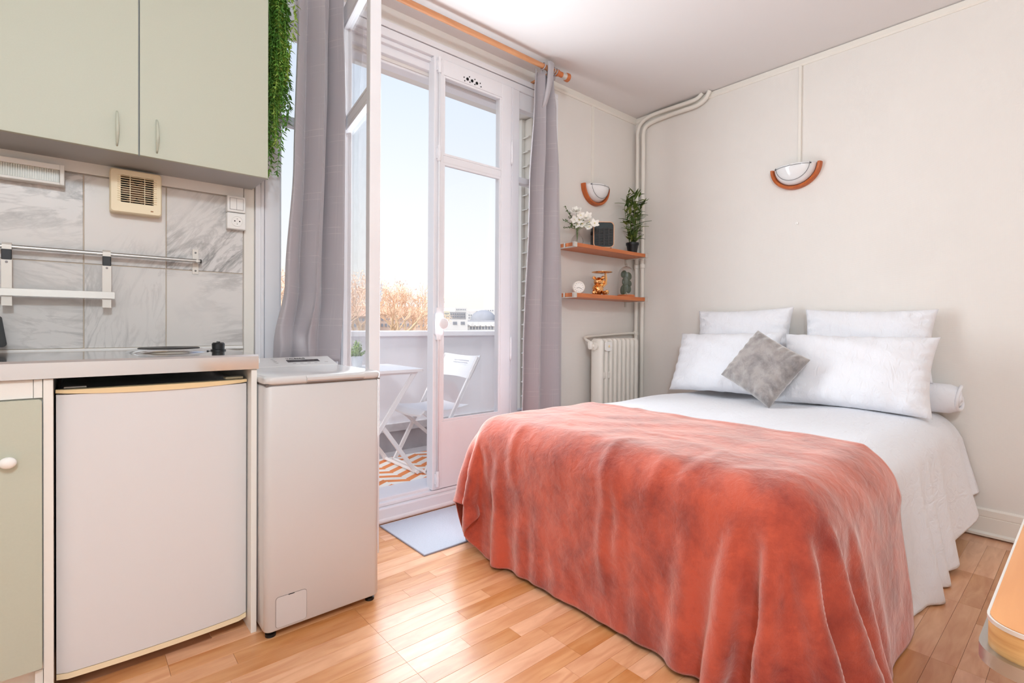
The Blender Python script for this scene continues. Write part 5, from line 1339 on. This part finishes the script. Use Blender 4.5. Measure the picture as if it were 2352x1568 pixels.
# ================================================================ the city beyond
GZ = -14.0
setp(MB().box(-40, 320, 6, 420, GZ-0.5, GZ).build('street_ground', M('street_grey', C(168, 164, 160), 0.95)), 'grey street level far below the balcony', 'ground', kind='structure')
BARK = M('plane_bark', C(232, 204, 172), 0.9, var=(3, 0.25)); TWIG = M('plane_twigs', C(236, 204, 176), 0.9); RUSTL = M('withered_leaves', C(242, 204, 174), 0.8, var=(2, 0.2))
def tree(x, y, top, spread, seed, label):
    r_ = random.Random(seed); t0 = thing('plane_tree', (x, y, GZ), label, 'tree', 'bare plane trees beyond the balcony')
    bt_, bw_, lf = MB(), MB(), MB()
    def grow(p, d, L, r, lv):
        q = p; pts = [p]; dd = d.copy()
        for s in range(3):
            dd = (dd+Vector((r_.uniform(-.22, .22), r_.uniform(-.22, .22), r_.uniform(-.05, .16)))).normalized(); q = q+dd*L/3; pts.append(q)
        (bt_ if lv < 3 else bw_).tube(pts, [r, r*0.9, r*0.78, r*0.66], 6 if lv < 3 else 4, cap=False)
        if lv >= 4:
            for k in range(2):
                c = q+Vector((r_.uniform(-.35, .35), r_.uniform(-.35, .35), r_.uniform(-.3, .3)))
                a = Vector((r_.uniform(-1, 1), r_.uniform(-1, 1), r_.uniform(-1, 1))).normalized(); b_ = a.orthogonal().normalized(); s_ = r_.uniform(0.05, 0.12)
                lf.add([c-a*s_, c-b_*s_*0.6, c+a*s_, c+b_*s_*0.6], [(0, 1, 2, 3)])
        if lv >= 6 or r < 0.008: return
        n = 2 if r_.random() < 0.55 else 3
        for k in range(n):
            ax = Vector((r_.uniform(-1, 1), r_.uniform(-1, 1), r_.uniform(-0.25, 0.75))).normalized()
            nd = (dd*0.9+ax*0.75).normalized(); grow(q, nd, L*r_.uniform(0.66, 0.86), r*0.62, lv+1)
    h0 = top-GZ; fork = GZ+h0*0.70
    bt_.tube([(x, y, GZ), (x+0.15, y, GZ+h0*0.4), (x, y, fork)], [0.42, 0.32, 0.24], 8)
    for k in range(5):
        a = 2*math.pi*k/5+r_.uniform(-.4, .4); d = Vector((math.cos(a)*spread, math.sin(a)*spread, 1.0)).normalized(); grow(Vector((x, y, fork)), d, h0*0.098, 0.15, 1)
    bt_.build('trunk', BARK, t0, smooth=True); o = bw_.build('twigs', TWIG, t0); o['kind'] = 'stuff'; o = lf.build('leaves', RUSTL, t0); o['kind'] = 'stuff'
    return t0
for i, (x, y, top, spv, lb_) in enumerate(((11.2, 40, 4.6, 0.55, 'bare plane tree left of the open door leaf, behind the curtain'), (15.9, 41, 4.3, 0.6, 'bare plane tree seen through the open door leaf glass'), (19.6, 44, 4.8, 0.55, 'reddish bare plane tree next to the open door leaf edge'),
        (23.0, 43, 4.4, 0.6, 'bare plane tree with wide crown in the open doorway'), (26.2, 46, 3.0, 0.6, 'low bare plane tree beside the door meeting stile'))):
    tree(x, y, top, spv, 40+i, lb_)

def bmat(n, c): return M(n, c, 0.9, var=(0.4, 0.08))
BW, BP, BG, BY_, BR = bmat('city_white', C(238, 234, 230)), bmat('city_pink', C(222, 196, 180)), bmat('city_grey', C(190, 186, 186)), bmat('city_cream', C(240, 230, 206)), bmat('city_rust_roof', C(214, 170, 144))
SLATE = bmat('city_slate', C(160, 158, 160)); DGLASS = M('city_window', C(150, 152, 160), 0.3); DOME = bmat('city_dome', C(150, 152, 160))
def building(u0, u1, vt, Y, depth, mat, label, name='building', wins=(), roof=None):
    """box whose street face covers pixels u0..u1 with its top at row vt, standing Y metres out"""
    a, c = at(u0, vt, 1, Y), at(u1, vt, 1, Y); z1 = (a.z+c.z)/2
    t0 = thing(name, ((a.x+c.x)/2, Y, GZ), label, 'building', 'city buildings beyond the balcony')
    w = MB().box(a.x, c.x, Y, Y+depth, GZ, z1).build('walls', mat, t0)
    for (p0, p1, q0, q1) in wins:
        A, B_ = at(p0, q0, 1, Y), at(p1, q1, 1, Y)
        MB().box(A.x, B_.x, Y-0.12, Y+0.02, B_.z, A.z).build('window', DGLASS, w)
    if roof:
        hz, rm = roof; MB().prism([(Y-0.4, z1), (Y+depth+0.4, z1), (Y+depth*0.72, z1+hz), (Y+depth*0.28, z1+hz)], 'X', a.x-0.3, c.x+0.3).build('roof', rm, t0)
    return t0, a.x, c.x, z1
def row(u0, u1, n, q0, q1, fill=0.5):
    s = (u1-u0)/n; return [(u0+s*(k+0.5-fill/2), u0+s*(k+0.5+fill/2), q0, q1) for k in range(n)]
building(1008, 1074.5, 733, 110, 14, BW, 'low white flat-roofed block with paired windows', wins=[(1040, 1044, 738.5, 745), (1045, 1049, 738.5, 745), (1058, 1062, 738.5, 745), (1063, 1067, 738.5, 745)])
h, hx0, hx1, hz1 = building(1076, 1150, 748, 112, 12, BW, 'white terrace with grey mansard roof and dormers', wins=row(1078, 1134, 8, 750, 756), roof=(1.6, SLATE))
for k in range(5):
    c = at(1084+k*12.5, 742, 1, 111.6); MB().prism([(c.x-0.55, hz1-0.1), (c.x+0.55, hz1-0.1), (c.x+0.55, hz1+0.6), (c.x, hz1+1.05), (c.x-0.55, hz1+0.6)], 'Y', 111.2, 114).build('dormer', BW, h)
building(1008, 1033, 714, 150, 15, BY_, 'cream block at the left of the white flat-roofed block', wins=row(1012, 1031, 4, 718, 721)+row(1012, 1031, 4, 725, 728))
building(1032, 1070, 716, 165, 15, BG, 'grey terraced block behind the white flat-roofed block', wins=row(1034, 1068, 7, 719, 722)+row(1034, 1068, 7, 725, 728))
building(1045, 1072, 707, 185, 15, BW, 'tall white block stepping up in the skyline', wins=row(1047, 1070, 6, 709.5, 711.5))
building(1072, 1100, 719, 203, 15, BW, 'small white block between the tall block and the dome', wins=row(1075, 1098, 5, 722, 725)+row(1075, 1098, 5, 728, 731))
building(1094, 1112, 714, 222, 15, BG, 'grey block partly hidden by the dome', wins=row(1096, 1110, 4, 717, 719))
building(1112, 1150, 710, 245, 15, BW, 'far white block above the dome', wins=row(1114, 1134, 4, 712, 714))
dc, dt_ = at(1128, 735, 1, 150), at(1128, 711, 1, 150)
dmo = thing('domed_hall', (dc.x, 155, GZ), 'big dark grey domed roof behind the terrace', 'building')
MB().box(dc.x-5, dc.x+6, 151, 160, GZ, dc.z-0.3).build('walls', BG, dmo)
MB().sphere((dc.x+0.6, 155.5, dc.z-0.3), (5.2, 4.8, dt_.z-dc.z+0.3), 32, 16).build('dome', DOME, dmo, smooth=True)
building(660, 868, 725, 80, 12, BP, 'long pinkish building behind the trees seen through the open leaf', wins=row(664, 866, 22, 731, 737)+row(664, 866, 22, 744, 751), roof=(1.5, BR))
building(870, 980, 722, 84, 12, BP, 'pinkish building behind the trees in the open doorway', wins=row(873, 976, 12, 730, 736)+row(873, 976, 12, 743, 750), roof=(1.6, BR))
building(836, 905, 709, 120, 12, BR, 'rust-roofed block rising behind the pinkish buildings', wins=row(838, 903, 9, 713, 717))
building(930, 985, 713, 130, 12, BG, 'grey block with chimneys behind the trees in the doorway', wins=row(932, 983, 7, 716, 720))
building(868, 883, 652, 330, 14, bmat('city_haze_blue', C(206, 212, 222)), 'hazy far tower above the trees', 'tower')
# ---------------------------------------------------------------- added fill lamp on the unseen ceiling behind the camera, to brighten the room
cp = thing('added_fill_lamp', (-0.15, -0.70, ZC-0.11), 'added round opal fill lamp, unseen behind the viewpoint', 'lamp')
MB().lathe([(0.06, 0.03), (0.13, 0.045), (0.15, 0.075), (0.14, 0.10)], (-0.15, -0.70, ZC-0.11), 32).build('glass_shade', OPAL, cp, smooth=True)
MB().lathe([(0.155, 0.095), (0.155, 0.11)], (-0.15, -0.70, ZC-0.11), 32).build('ceiling_plate', WHITEPL, cp)
light('added_fill_light', 'POINT', (-0.15, -0.70, ZC-0.20), 105, (0.78, 0.91, 1.0), shadow_soft_size=0.12)
